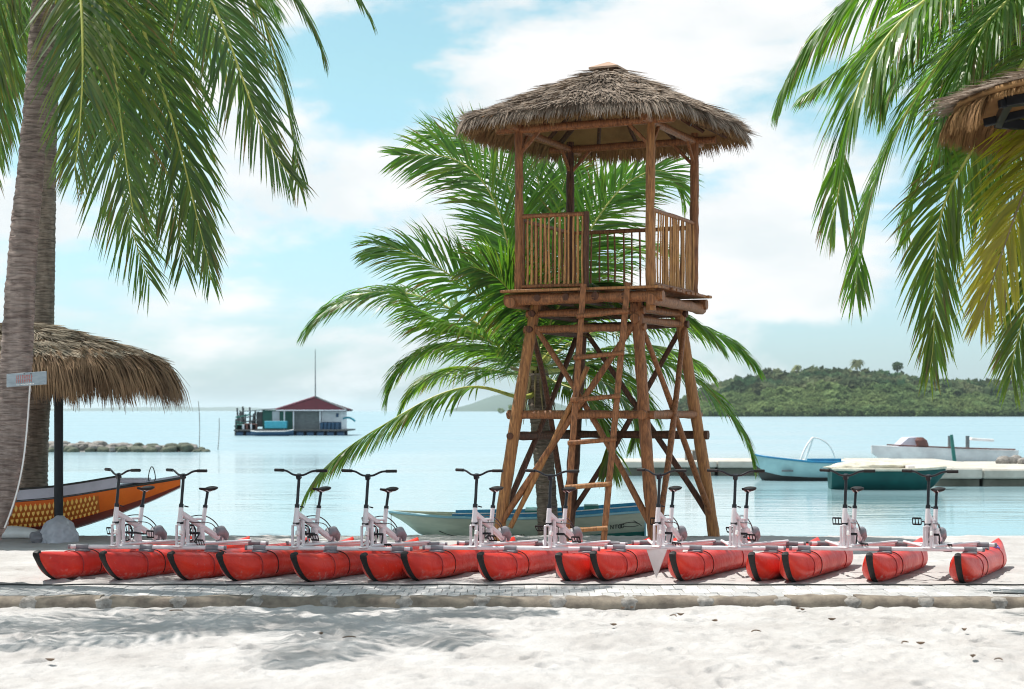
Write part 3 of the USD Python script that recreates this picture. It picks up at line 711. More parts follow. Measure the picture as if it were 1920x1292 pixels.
# left palm: trunk beside the path, crown above the frame
d1 = 17.2
lp = thing('coconut_palm', 'tall coconut palm with a ringed grey trunk that carries the small sign', 'palm tree', W(-112, 1094, d1), group='coconut palms on the beach')
o1 = W(-112, 1094, d1)
rel = lambda pts, o: [np.asarray(p) - o for p in pts]
trunk(lp, rel(P3(d1, (-112, 1100), (-72, 1050), (-42, 1000), (-16, 950), (0, 900), (11, 850), (23, 760), (33, 640), (38, 540), (61, 280), (81, 0), (92, -160)), o1), [0.30, 0.265, 0.235, 0.215, 0.20, 0.19, 0.172, 0.156, 0.150, 0.130, 0.115, 0.11], 'bark', 3)
kw = dict(L=0.95, wid=0.027, green=(0.098, 0.170, 0.064), droop=0.65, n_leaf=104, ragged=0.05, yellow=0.05, leaf='leaf_bright')
fr1 = [
    (P3(d1, (90, -150), (130, -140, -.5), (180, -60, -1.0), (205, 60, -1.3), (222, 190, -1.4), (240, 330, -1.4), (250, 400, -1.35)), dict(L=0.80, a0=60, a1=25, droop=0.5, side_hint=(0, -1, .2), lift=0.15)),
    (P3(d1, (90, -150), (160, -170, .1), (230, -60, .2), (280, 90, .3), (330, 250, .3), (365, 390, .3), (388, 480, .3)), dict(L=0.72, a0=55, a1=20, droop=0.6, side_hint=(0.3, -1, .2))),
    (P3(d1, (90, -150), (200, -210, -.3), (330, -110, -.7), (405, 20, -.9), (445, 120, -1.0), (470, 190, -1.0), (545, 330, -1.0)), dict(L=0.78, a0=62, a1=20, droop=0.8, side_hint=(0.2, -1, .4))),
    (P3(d1, (90, -150), (220, -250, .5), (380, -140, .9), (470, -20, 1.2), (520, 120, 1.3), (548, 250, 1.3), (560, 345, 1.3)), dict(L=0.70, a0=58, a1=16, droop=0.9)),
    (P3(d1, (90, -150), (260, -260, -.2), (420, -150, -.4), (520, -50, -.5), (570, 20, -.5), (604, 100, -.5)), dict(L=0.62, a0=55, a1=15, droop=0.9)),
    (P3(d1, (90, -150), (300, -290, .5), (480, -200, .9), (600, -90, 1.1), (668, -10, 1.1), (690, 25, 1.1)), dict(L=0.62, a0=60, a1=20, droop=0.95)),
    (P3(d1, (90, -150), (130, -160, .8), (170, 0, 1.4), (190, 150, 1.6), (215, 300, 1.7), (250, 440, 1.7), (280, 525, 1.7)), dict(L=0.85, a0=48, a1=26, droop=0.5, side_hint=(0, -1, .1))),
    (P3(d1, (90, -150), (120, -150, -.8), (150, -20, -1.6), (155, 110, -1.9), (150, 230, -2.0), (140, 320, -2.0)), dict(L=0.75, a0=55, a1=25, droop=0.6, side_hint=(0, -1, .1), yellow=0.2)),
    (P3(d1, (90, -150), (260, -130, .9), (320, 60, 1.6), (345, 220, 1.8), (372, 380, 1.8), (395, 525, 1.8)), dict(L=0.72, a0=50, a1=18, droop=0.7, side_hint=(0.4, -1, .1), yellow=0.12)),
    (P3(d1, (90, -150), (170, -110, -.2), (235, 10, .3), (262, 140, .6), (300, 280, .8), (330, 400, .9), (345, 500, .9)), dict(L=0.75, a0=50, a1=24, droop=0.5, side_hint=(-0.1, -1, .1))),
    (P3(d1, (90, -150), (40, -150, .6), (5, -40, 1.2), (-15, 90, 1.5), (-20, 230, 1.6)), dict(L=0.80, a0=62, a1=25, droop=0.7, yellow=0.25, side_hint=(0, -1, .2))),
    (P3(d1, (90, -150), (20, -190, -.6), (-60, -90, -1.2), (-120, 60, -1.5), (-150, 220, -1.5)), dict(L=0.80, a0=62, a1=25, droop=0.8)),
]
for i, (p, k) in enumerate(fr1):
    add_frond(lp, rel(p, o1), seed=100 + i, **{**kw, **k})
ring_fronds(lp, rel([W(90, -150, d1)], o1)[0], 13, 3.7, 7, (0.2, 1.0), skip=[(-0.95, 0.95)], L=0.75, wid=0.036, green=DARK, n_leaf=70)
nuts_and_sheaths(lp, rel([W(92, -150, d1)], o1)[0], 5)

pipe = obj('pipe', tube(curve(P3(d1 - 0.1, (57, 712), (55, 740), (49, 818), (39, 890), (27, 938), (8, 990)), 30), 0.009, 8), 'white_paint', smooth=True)  # a white line down the trunk edge, drawn as a thin tube
tag(pipe, 'thin white line running down the right edge of the near palm trunk', 'pipe')

# the palm behind it, beyond the long boat
d2 = 27.6
o2 = W(62, 1000, d2)
p2 = thing('coconut_palm', 'darker palm trunk rising behind the orange and gold boat', 'palm tree', o2, group='coconut palms on the beach')
trunk(p2, rel(P3(d2, (54, 1010), (58, 960), (62, 890), (70, 790), (77, 690), (83, 540), (88, 280), (96, 80), (102, -120)), o2), [0.32, 0.28, 0.235, 0.19, 0.178, 0.168, 0.16, 0.15, 0.14], 'bark_dark', 4)
c_2 = rel([W(104, -120, d2)], o2)[0]
ring_fronds(p2, c_2, 15, 4.2, 8, (-0.1, 0.9), L=0.85, wid=0.04, green=MID, n_leaf=64)
for i, (p, k) in enumerate([
    (P3(d2, (104, -120), (40, -120, 1), (-10, 60, 1.4), (-25, 220, 1.5), (-22, 380, 1.5)), dict(L=0.95, yellow=0.1)),
    (P3(d2, (104, -120), (60, -90, -.5), (25, 60, -.8), (5, 180, -1), (-8, 300, -1)), dict(L=0.95, yellow=0.3)),
]):
    add_frond(p2, rel(p, o2), seed=150 + i, wid=0.04, green=MID, n_leaf=80, droop=0.7, side_hint=(0, -1, .2), **k)

# the palm behind the tower
d3 = 27.3
o3 = W(1028, 1008, d3)
cp = thing('coconut_palm', 'young bright green palm spreading behind the wooden tower', 'palm tree', o3, group='coconut palms on the beach')
trunk(cp, rel(P3(d3, (1030, 1022), (1028, 990), (1024, 920), (1018, 840), (1012, 770), (1008, 700)), o3), [0.20, 0.175, 0.165, 0.165, 0.17, 0.18], 'bark_dark', 5, 0.06)
kw = dict(L=0.95, wid=0.040, green=(0.120, 0.255, 0.045), n_leaf=116, ragged=0.04, yellow=0.06, droop=0.7, leaf='leaf_bright')
C = (1008, 690)
fr3 = [
    (P3(d3, C, (985, 600, -.3), (955, 470, -.4), (915, 355, -.3), (850, 298, 0), (795, 290, .2), (752, 292, .3)), dict(L=1.01, roll=0.5, lift=0.1, droop=0.35, a0=70, side_hint=(-.5, -1, .6))),
    (P3(d3, C, (990, 560, .8), (975, 420, 1.2), (930, 310, 1.4), (870, 262, 1.5), (790, 255, 1.5)), dict(L=0.99, roll=-0.3, lift=0.1, droop=0.35, a0=66, side_hint=(-.3, -1, .5))),
    (P3(d3, C, (975, 640, -.5), (920, 575, -.9), (850, 520, -1.1), (780, 480, -1.1), (705, 462, -1.1)), dict(L=1.00, droop=0.65, side_hint=(0, -.7, .8))),
    (P3(d3, C, (965, 650, .3), (900, 610, .6), (800, 560, .8), (690, 550, .9), (580, 614, .9)), dict(L=0.92, droop=0.95, lift=0.3, side_hint=(0, -.3, 1))),
    (P3(d3, C, (960, 668, -1), (890, 625, -1.7), (820, 600, -2.0), (760, 552, -2.0)), dict(L=0.90, droop=0.9, yellow=0.12)),
    (P3(d3, C, (960, 690, .4), (900, 655, .9), (840, 645, 1.1), (780, 665, 1.2), (728, 740, 1.2)), dict(L=0.79, droop=1.1, yellow=0.25, rach='rachis_brown')),
    (P3(d3, (1008, 730), (960, 742, -.5), (900, 726, -.8), (830, 738, -.9), (740, 785, -1), (655, 838, -1), (572, 930, -1)), dict(L=0.77, droop=1.15, yellow=0.22, t0=0.28, n_leaf=84, lift=0.1)),
    (P3(d3, C, (1018, 570, .9), (1022, 440, 1.6), (1010, 345, 1.9), (990, 290, 2.0), (970, 265, 2.0)), dict(L=0.99, lift=0.05, droop=0.4, side_hint=(0, -1, .2))),
    (P3(d3, C, (1030, 560, .9), (1045, 430, 1.6), (1060, 335, 1.9), (1085, 280, 1.9)), dict(L=0.94, lift=0.05, droop=0.4, side_hint=(0, -1, .2))),
    (P3(d3, C, (1035, 600, .6), (1070, 500, 1.0), (1120, 410, 1.2), (1175, 345, 1.3), (1230, 320, 1.4), (1285, 375, 1.5)), dict(L=0.95, lift=0.15, droop=0.4, side_hint=(0.3, -1, .5))),
    (P3(d3, C, (1050, 600, 1), (1110, 520, 1.8), (1180, 470, 2.2), (1250, 470, 2.4)), dict(L=0.90, droop=0.8)),
    (P3(d3, C, (1060, 650, .3), (1130, 618, .6), (1220, 605, .9), (1320, 618, 1.1), (1415, 682, 1.2)), dict(L=0.84, droop=1.0, yellow=0.12)),
    (P3(d3, C, (1070, 690, .5), (1150, 670, .9), (1240, 680, 1.2), (1330, 735, 1.3), (1385, 800, 1.3), (1412, 868, 1.3)), dict(L=0.84, droop=1.0, yellow=0.22)),
    (P3(d3, C, (1050, 720, -.4), (1100, 745, -.7), (1135, 800, -.8), (1140, 880, -.8)), dict(L=0.70, droop=0.9, yellow=0.35)),
    (P3(d3, C, (1060, 690, 1), (1120, 690, 1.8), (1180, 720, 2.2), (1230, 780, 2.3)), dict(L=0.77, droop=1, yellow=0.3)),
    (P3(d3, C, (1000, 620, -1), (965, 560, -1.7), (930, 520, -2.1), (880, 500, -2.3)), dict(L=0.96, droop=0.6, side_hint=(0, -1, .3), green=MID)),
    (P3(d3, C, (1030, 610, -1), (1060, 560, -1.8), (1100, 535, -2.3), (1150, 560, -2.6)), dict(L=0.90, droop=0.8, green=MID)),
    (P3(d3, C, (1000, 640, 1.2), (985, 560, 2.2), (960, 500, 2.9), (920, 480, 3.2)), dict(L=0.88, droop=0.7, green=MID)),
    (P3(d3, C, (1070, 620, -.3), (1150, 575, -.6), (1250, 580, -.8), (1345, 640, -.9)), dict(L=0.85, droop=0.9, yellow=0.15)),
    (P3(d3, C, (1075, 670, 1.2), (1160, 650, 2.0), (1260, 660, 2.5), (1330, 700, 2.7)), dict(L=0.80, droop=0.9, yellow=0.25)),
    (P3(d3, C, (1040, 700, .6), (1100, 700, 1.2), (1170, 750, 1.5), (1190, 830, 1.6)), dict(L=0.72, droop=0.9, yellow=0.4)),
    (P3(d3, C, (1030, 540, 1.2), (1080, 430, 2.0), (1150, 350, 2.4), (1220, 330, 2.6)), dict(L=0.95, droop=0.5, side_hint=(.2, -1, .4))),
    (P3(d3, C, (955, 700, 1.0), (890, 690, 1.8), (820, 700, 2.2), (755, 760, 2.3)), dict(L=0.75, droop=1.0, yellow=0.35)),
]
for i, (p, k) in enumerate(fr3):
    add_frond(cp, rel(p, o3), seed=200 + i, **{**kw, **k})
rngc = np.random.default_rng(8)
skirt = []
for k in range(36):                                                   # fibrous sheaths and dead stalks round the neck of the crown
    a = rngc.uniform(0, 2 * np.pi); h = V(math.cos(a), math.sin(a), 0)
    b = rel([W(1008, 715, d3)], o3)[0] + h * 0.13
    skirt.append(tube([b + V(0, 0, 0.25), b + h * 0.06 + V(0, 0, -0.05), b + h * rngc.uniform(0.08, 0.22) + V(0, 0, -rngc.uniform(0.3, 0.75))], [0.03, 0.022, 0.005], 5))
tag(obj('dry_sheath', join(skirt), 'rachis_brown', cp), kind='stuff')

# the palm that hangs in from the right
d4 = 15.6
o4 = W(2120, 1130, d4)
rp_ = thing('coconut_palm', 'palm whose long fronds hang in beside the thatched eave', 'palm tree', o4, group='coconut palms on the beach')
C4 = (2060, -60)
trunk(rp_, rel(P3(d4, (2122, 1140), (2116, 900), (2100, 600), (2080, 250), (2062, -60)), o4), [0.26, 0.21, 0.19, 0.17, 0.16], 'bark', 6)
kw = dict(L=0.86, wid=0.0285, green=(0.125, 0.25, 0.045), n_leaf=140, droop=1.0, ragged=0.03, leaf='leaf_bright')
fr4 = [
    (P3(d4, C4, (1900, -150, .2), (1740, -90, .5), (1610, -10, .7), (1520, 80, .8), (1464, 180, .8)), dict(L=0.82, droop=1.5, lift=0.2)),
    (P3(d4, C4, (1920, -120, -.3), (1790, -40, -.6), (1690, 40, -.8), (1620, 140, -.9), (1580, 300, -.9), (1562, 420, -.9)), dict(L=0.80, droop=1.4)),
    (P3(d4, C4, (1950, -70, .6), (1850, 20, 1.2), (1760, 120, 1.5), (1690, 230, 1.6), (1635, 360, 1.6), (1605, 550, 1.6)), dict(L=0.78, droop=1.1, a1=18)),
    (P3(d4, C4, (1990, 20, .4), (1900, 150, .9), (1830, 270, 1.2), (1775, 370, 1.3), (1752, 520, 1.3), (1744, 690, 1.3)), dict(L=0.72, droop=0.7, yellow=0.28, a0=55, a1=16, side_hint=(-.2, -1, .2))),
    (P3(d4, C4, (2030, 110, -.4), (1960, 260, -.8), (1905, 400, -1), (1870, 500, -1), (1842, 590, -1)), dict(L=0.72, droop=0.6, yellow=0.8, tip=(0.50, 0.40, 0.05), a0=55, a1=18, side_hint=(-.3, -1, .2), rach='rachis_brown')),
    (P3(d4, C4, (2050, 160, .2), (2005, 340, .4), (1955, 500, .4), (1915, 610, .4), (1896, 710, .4)), dict(L=0.70, droop=0.7, yellow=0.35, a0=58, a1=20, side_hint=(-.3, -1, .2))),
    (P3(d4, C4, (1960, -140, .9), (1830, -90, 1.8), (1700, 20, 2.2), (1600, 110, 2.4), (1510, 175, 2.4)), dict(L=0.66, droop=1.1)),
    (P3(d4, C4, (1980, -30, .8), (1880, 60, 1.8), (1800, 160, 2.4), (1740, 280, 2.6), (1700, 430, 2.6)), dict(L=0.80, droop=1.0, yellow=0.15)),
    (P3(d4, C4, (1990, -80, -.2), (1900, -10, -.4), (1830, 70, -.5), (1790, 160, -.5), (1770, 260, -.5)), dict(L=0.82, droop=1.3)),
    (P3(d4, C4, (1980, -130, 1.2), (1890, -110, 2.2), (1800, -20, 2.8), (1720, 80, 3.0), (1660, 200, 3.0)), dict(L=0.85, droop=1.4)),
    (P3(d4, C4, (2000, 0, 1.2), (1930, 60, 2.2), (1880, 160, 2.7), (1850, 280, 2.9), (1840, 400, 2.9)), dict(L=0.85, droop=1.1, yellow=0.1)),
    (P3(d4, C4, (2010, -90, 1.4), (1950, -60, 2.6), (1890, 20, 3.2), (1850, 110, 3.4), (1830, 230, 3.4)), dict(L=0.85, droop=1.4)),
    (P3(d4, C4, (1960, -110, .3), (1850, -90, .8), (1740, -20, 1.0), (1680, 70, 1.1), (1650, 180, 1.1)), dict(L=0.85, droop=1.5)),
    (P3(d4, C4, (1980, -60, .9), (1900, 0, 1.9), (1840, 100, 2.4), (1800, 210, 2.6), (1775, 330, 2.6)), dict(L=0.85, droop=1.3, yellow=0.1)),
    (P3(d4, C4, (2000, -40, 1.6), (1940, -30, 2.8), (1880, 50, 3.5), (1830, 160, 3.8), (1800, 300, 3.8)), dict(L=0.9, droop=1.4)),
    (P3(d4, C4, (1970, -150, 1.5), (1870, -150, 2.8), (1770, -90, 3.5), (1690, 0, 3.8), (1630, 110, 3.8)), dict(L=0.85, droop=1.3)),
    (P3(d4, C4, (2020, 40, 1.0), (1960, 150, 1.8), (1910, 280, 2.2), (1880, 400, 2.3), (1865, 500, 2.3)), dict(L=0.8, droop=0.9, yellow=0.3)),
]
for i, (p, k) in enumerate(fr4):
    add_frond(rp_, rel(p, o4), seed=300 + i, **{**kw, **k})
ring_fronds(rp_, rel([W(*C4, d4)], o4)[0], 12, 3.4, 9, (0.2, 1.0), skip=[(2.2, 3.2), (-3.2, -1.9)], L=0.75, wid=0.034, green=MID, n_leaf=64)
nuts_and_sheaths(rp_, rel([W(*C4, d4)], o4)[0], 6)

# ------------------------------------------------------------------ thatch


def thatch_strands(surface, n, length, width, seed, v0=0.0, v1=1.0, rows=0, lift=0.06, jitter=0.22, drop=None, u_range=(0, 1)):
    """Straw blades laid down a roof. surface(u, v) gives points with v growing down the slope."""
    rng = np.random.default_rng(seed)
    u = rng.uniform(*u_range, n)
    v = rng.uniform(v0 ** 2, v1 ** 2, n) ** 0.5
    if rows:
        k = np.round(v * rows + 0.25 * np.sin(u * 40)) / rows; v = np.clip(k + rng.normal(size=n) * 0.12 / rows, v0, v1)
    e = 1e-3
    p = surface(u, v); dn = surface(u, v + e) - p; dn /= np.linalg.norm(dn, axis=1, keepdims=True)
    sd = surface(u + e, v) - p; sd /= np.linalg.norm(sd, axis=1, keepdims=True)
    nm = np.cross(sd, dn); nm *= np.sign(nm[:, 2:3] + 1e-9)
    clump = meshkit.noise(np.c_[u * 90, v * 9, 0 * u], seed)[:, None]
    lf = lift * (0.2 + 1.6 * clump) * rng.uniform(0.4, 1.4, (n, 1))
    dirn = dn + sd * (rng.normal(size=(n, 1)) * jitter + (clump - 0.5) * 0.9) + nm * lf * 2
    dirn /= np.linalg.norm(dirn, axis=1, keepdims=True)
    L = length * rng.uniform(0.55, 1.25, (n, 1)) * (0.75 + 0.5 * clump)
    q = p + nm * lf * rng.uniform(0.0, 0.6, (n, 1)); pts = [q]
    S = 3
    g = (np.zeros((n, 1)) if drop is None else np.asarray(drop(u, v)).reshape(-1, 1))
    for k in range(S):
        d = dirn * (1 - g * (0.35 + 0.22 * k)) + V(0, 0, -1) * g * (0.5 + 0.45 * k); d /= np.linalg.norm(d, axis=1, keepdims=True)
        q = q + d * L / S; pts.append(q)
    tw = rng.uniform(-0.9, 0.9, (n, 1))
    wd = sd * np.cos(tw) + nm * np.sin(tw)
    w = width * rng.uniform(0.5, 1.3, (n, 1))
    vs = np.stack([x for k, x_ in enumerate(pts) for x in (x_ - wd * w * (0.5, 0.5, 0.4, 0.12)[k], x_ + wd * w * (0.5, 0.5, 0.4, 0.12)[k])], 1).reshape(-1, 3)
    b = (np.arange(n) * 8)[:, None]
    f = np.vstack([b + np.array([[2 * k, 2 * k + 1, 2 * k + 3, 2 * k + 2]]) for k in range(S)])
    return vs, f


def shell(surface, nu=96, nv=14, thick=0.10, v0=0.02, v1=1.0):
    u, v = np.meshgrid(np.linspace(0, 1, nu, endpoint=False), np.linspace(v0, v1, nv), indexing='ij')
    p = surface(u.ravel(), v.ravel())
    q = p - V(0, 0, thick)
    idx = np.arange(nu * nv).reshape(nu, nv); nx = np.roll(idx, -1, 0)
    f = np.stack([idx[:, :-1].ravel(), idx[:, 1:].ravel(), nx[:, 1:].ravel(), nx[:, :-1].ravel()], 1); m = nu * nv
    rim = np.stack([idx[:, -1], idx[:, -1] + m, nx[:, -1] + m, nx[:, -1]], 1)
    return np.vstack([p, q]), np.vstack([f, f[:, ::-1] + m, rim])


# ------------------------------------------------------------------ the watch tower
TX, TY = 1.475, 25.3
ZP = 3.60                                                            # top of the platform
TGZ = -0.15


def corner(k, r, z, t=21.4):
    a = math.radians(t); c, s = r * math.cos(a), r * math.sin(a)
    return V(*{'L': (-c, -s), 'F': (s, -c), 'R': (c, s), 'B': (-s, c)}[k], z)


def foot(k):
    p = corner(k, 1.80, 0, 19.0)
    return V(p[0], p[1], float(ground_z(TX + p[0], TY + p[1])) - 0.12)


def on_leg(k, z):
    a, b = foot(k), corner(k, 1.16, 3.42, 17.0)
    return a + (b - a) * ((z - a[2]) / (b[2] - a[2]))


tw = thing('watch_tower', 'tall log watchtower with a grey thatched roof and a leaning ladder', 'watchtower', (TX, TY, 0))
for i, k in enumerate('LFRB'):
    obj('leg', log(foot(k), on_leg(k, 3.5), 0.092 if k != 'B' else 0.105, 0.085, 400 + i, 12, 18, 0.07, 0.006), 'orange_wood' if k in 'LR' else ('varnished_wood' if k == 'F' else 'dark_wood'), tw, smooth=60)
pairs = [('L', 'F'), ('F', 'R'), ('B', 'L'), ('R', 'B')]
for i, (a, b) in enumerate(pairs):                                   # crossed braces and level logs on each side
    out = 0.11 * (on_leg(a, 2) + on_leg(b, 2)) / np.linalg.norm(on_leg(a, 2) + on_leg(b, 2)) * V(1, 1, 0)
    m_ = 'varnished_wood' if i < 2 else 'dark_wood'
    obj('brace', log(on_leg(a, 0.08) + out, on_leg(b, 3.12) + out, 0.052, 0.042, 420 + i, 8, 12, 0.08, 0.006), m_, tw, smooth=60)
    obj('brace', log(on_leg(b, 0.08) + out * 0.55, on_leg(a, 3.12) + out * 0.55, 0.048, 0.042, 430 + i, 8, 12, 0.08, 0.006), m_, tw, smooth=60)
    zc = 1.74 if i < 2 else 1.42
    ext = (on_leg(b, zc) - on_leg(a, zc)); ext /= np.linalg.norm(ext)
    obj('cross_log', log(on_leg(a, zc) - ext * 0.16 + out * 0.2, on_leg(b, zc) + ext * 0.16 + out * 0.2, 0.068, 0.062, 440 + i, 9, 12, 0.10, 0.004), m_, tw, smooth=60)
    for j, z in enumerate((3.02 + 0.12 * (i % 2), 3.26 + 0.04 * (i % 2))):
        obj('cross_log', log(on_leg(a, z) - ext * 0.12, on_leg(b, z) + ext * 0.12, 0.062, 0.055, 450 + 2 * i + j, 9, 12, 0.10, 0.004), m_, tw, smooth=60)
# second front brace close beside the first, as nailed on later
o_ = V(0.05, -0.14, 0)
obj('brace', log(on_leg('L', 0.06) + o_ + V(0.10, 0, 0), (on_leg('L', 2.4) + on_leg('F', 2.4)) / 2 + o_ + V(0.02, 0, 0.05), 0.042, 0.038, 470, 8, 10, 0.08, 0.006), 'orange_wood', tw, smooth=60)
# platform: edge logs, joists, planks
ca = {k: corner(k, 1.62, 0) for k in 'LFRB'}
for i, (a, b) in enumerate(pairs):
    e = (ca[b] - ca[a]) / np.linalg.norm(ca[b] - ca[a])
    z = 3.455 if i in (0, 3) else 3.40
    obj('edge_log', log(ca[a] * 0.96 - e * 0.13 + V(0, 0, z), ca[b] * 0.96 + e * 0.15 + V(0, 0, z), 0.085, 0.078, 480 + i, 10, 12, 0.10, 0.004), 'varnished_wood', tw, smooth=60)
eu = (ca['F'] - ca['L']) / np.linalg.norm(ca['F'] - ca['L']); ev = (ca['R'] - ca['F']) / np.linalg.norm(ca['R'] - ca['F'])
side = np.linalg.norm(ca['F'] - ca['L'])
rng = np.random.default_rng(31)
for i in range(4):
    q = ca['L'] + eu * side * (0.2 + 0.2 * i) + V(0, 0, 3.47)
    obj('joist', log(q - ev * 0.05, q + ev * (side + 0.05), 0.055, 0.05, 490 + i, 8, 8), 'dark_wood', tw, smooth=60)
npl = 15; pw = (side + 0.16) / npl
for i in range(npl):
    q = ca['L'] - ev * 0.08 + ev * pw * (i + 0.5) + V(0, 0, ZP - 0.02)
    ext0, ext1 = rng.uniform(0.06, 0.14), rng.uniform(0.06, 0.14)
    obj('plank', beam(q - eu * ext0, q + eu * (side + ext1) + V(0, 0, rng.normal() * 0.006), pw - rng.uniform(0.008, 0.02), 0.036 + rng.uniform(0, 0.006)), ('varnished_wood', 'orange_wood')[int(rng.random() < 0.3)], tw)
# posts
ph = {k: corner(k, 1.475, ZP) for k in 'LFRB'}
ROOF_Z = 6.01
for i, k in enumerate('LFRB'):
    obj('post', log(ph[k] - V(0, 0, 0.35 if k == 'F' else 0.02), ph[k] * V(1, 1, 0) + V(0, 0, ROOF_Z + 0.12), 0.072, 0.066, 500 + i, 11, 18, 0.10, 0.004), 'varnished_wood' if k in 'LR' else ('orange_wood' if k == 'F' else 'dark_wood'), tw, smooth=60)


def railing(a, b, n, z0, z1, seed, material, end_post=False, bow=0.0):
    rng = np.random.default_rng(seed)
    e = (b - a); L = np.linalg.norm(e * V(1, 1, 0)); e = e / L
    rail = obj('railing', log(a + V(0, 0, z1 - ZP), b + V(0, 0, z1 - ZP + bow), 0.034, 0.030, seed, 8, 10, 0.1, 0.01), 'varnished_wood', tw, smooth=60)
    obj('bottom_rail', log(a + V(0, 0, 0.05), b + V(0, 0, 0.05), 0.030, 0.028, seed + 1, 7, 8), 'varnished_wood', rail, smooth=60)
    for i in range(n):
        t = (i + 0.7) / (n + 0.4) + rng.normal() * 0.006
        q = a + (b - a) * t
        obj('stick', log(q + V(0, 0, 0.04), q + V(*(rng.normal(size=2) * 0.008), z1 - ZP + bow * t - 0.005), rng.uniform(0.015, 0.023), rng.uniform(0.014, 0.020), seed * 40 + i, 6, 6, 0.08, 0.006), material, rail, smooth=60)
    if end_post:
        obj('end_post', log(b + V(0, 0, -0.02), b + V(0, 0, z1 - ZP + 0.03), 0.046, 0.042, seed + 2, 8, 10, 0.1, 0.006), 'dark_wood', rail, smooth=60)


gate = ph['L'] + (ph['F'] - ph['L']) * 0.52
railing(ph['L'], gate, 14, 4.70, 4.70, 60, 'stick_wood', True)
railing(ph['F'], ph['R'], 18, 4.70, 4.72, 70, 'stick_wood', bow=0.0)
railing(ph['B'], ph['L'], 16, 4.62, 4.66, 80, 'varnished_wood')
railing(ph['R'], ph['B'], 15, 4.70, 4.66, 90, 'varnished_wood')
# ladder
la, lb = W(1060, 1012, 23.35), W(1130, 1024, 23.2)
lat, lbt = W(1094, 533, 24.12), W(1177, 530, 23.95)
for q in (la, lb):
    q[2] = float(ground_z(q[0], q[1])) - 0.06
T0 = V(TX, TY, 0)
lad = obj('ladder', beam(la - T0, lat - T0, 0.085, 0.07, (0, 1, 0.2)), 'varnished_wood', tw)
obj('ladder_rail', beam(lb - T0, lbt - T0, 0.085, 0.07, (0, 1, 0.2)), 'varnished_wood', lad)
for i, py in enumerate((978, 901, 822, 745, 668, 592)):
    t = (1012 - py) / (1012 - 533)
    a, b = la + (lat - la) * t, lb + (lbt - lb) * (t + 0.012)
    e = (b - a) / np.linalg.norm(b - a)
    obj('rung', log(a - e * 0.07 + V(0, -0.05, 0) - T0, b + e * 0.04 + V(0, -0.05, 0) - T0, 0.036, 0.034, 520 + i, 8, 6, 0.06, 0.003), 'orange_wood' if i < 2 else 'varnished_wood', lad, smooth=60)
# roof frame
pr = {k: corner(k, 1.475, ROOF_Z) for k in 'LFRB'}
for i, (a, b) in enumerate(pairs):
    e = (pr[b] - pr[a]) / np.linalg.norm(pr[b] - pr[a])
    obj('roof_beam', log(pr[a] - e * 0.35, pr[b] + e * 0.35, 0.062, 0.058, 540 + i, 9, 10, 0.08, 0.004), 'varnished_wood', tw, smooth=60)
apex = V(0, 0, 7.02)
for k in 'LFRB':
    c = corner(k, 2.05, 6.12)
    obj('rafter', log(c, apex - V(0, 0, 0.15), 0.045, 0.04, 550 + ord(k), 8, 8), 'dark_wood', tw, smooth=60)
for a, b in pairs:
    for s in (-0.5, 0, 0.5):
        m_ = (corner(a, 2.0, 0) + corner(b, 2.0, 0)) / 2 + (corner(b, 1, 0) - corner(a, 1, 0)) * s
        obj('rafter', log(m_ * 0.93 + V(0, 0, 6.08), m_ * 0.15 + V(0, 0, 6.84), 0.032, 0.03, int(570 + s * 10 + ord(a)), 7, 6), 'dark_wood', tw, smooth=60)
    for q, nb in ((a, b), (b, a)):                                   # knee braces at the post heads
        e = (pr[nb] - pr[q]) / np.linalg.norm(pr[nb] - pr[q])
        obj('knee_brace', beam(pr[q] + V(0, 0, -0.36) + e * 0.03, pr[q] + e * 0.36 + V(0, 0, -0.02), 0.045, 0.05), 'varnished_wood', tw)


def tower_roof(u, v):
    """A hipped roof with softly rounded hips and a slight belly, its edges turned down."""
    a = u * 2 * np.pi
    t = math.radians(21.4)
    ca_, sa_ = np.cos(a - t), np.sin(a - t)
    k = 1.02 / (np.abs(ca_) ** 1.16 + np.abs(sa_) ** 1.16) ** (1 / 1.16)    # a diamond with blunt corners at L, F, R, B
    r = 2.30 * k * v
    z = 7.03 - 0.90 * (0.93 * v + 0.07 * v ** 2)
    z = z + 0.04 * np.sin(a * 3 + 1) * v
    return np.stack([r * np.cos(a), r * np.sin(a), z], -1)


obj('roof_underside', shell(tower_roof, 128, 16, 0.07, 0.03, 0.99), 'thatch_gold', tw, smooth=True)
dropf = lambda u, v: np.clip((v - 0.85) / 0.15, 0, 1) * 0.75
tag(obj('thatch', join([thatch_strands(tower_roof, 24000, 0.36, 0.015, 71, 0.07, 0.93, 8, 0.055, 0.22), thatch_strands(tower_roof, 13000, 0.30, 0.014, 72, 0.80, 0.99, 0, 0.04, 0.2, dropf)]), 'thatch_grey', tw), kind='stuff')
inner = lambda u, v: tower_roof(u, v) - V(0, 0, 0.085)
tag(obj('eave_fringe', thatch_strands(inner, 7000, 0.22, 0.014, 73, 0.88, 0.975, 0, 0.02, 0.15, lambda u, v: 0.7 + 0 * u), 'thatch_gold', tw), kind='stuff')
capv = np.array([corner(k, 0.33, 7.03, 21.4) for k in 'LFRB'] + [V(0, 0, 7.14)] + [corner(k, 0.33, 7.0, 21.4) for k in 'LFRB'])
for k, (i, j) in enumerate(((0, 1), (1, 2), (2, 3), (3, 0))):
    v = np.array([capv[i], capv[j], capv[4], capv[i] - V(0, 0, .03), capv[j] - V(0, 0, .03), capv[4] - V(0, 0, .03)])
    obj('cap_board', (v, np.array([(0, 1, 2), (5, 4, 3), (0, 3, 4), (0, 4, 1), (1, 4, 5), (1, 5, 2), (0, 2, 5), (0, 5, 3)])), 'cap_board', tw)

# ------------------------------------------------------------------ thatched parasol on the left, thatched hut on the right


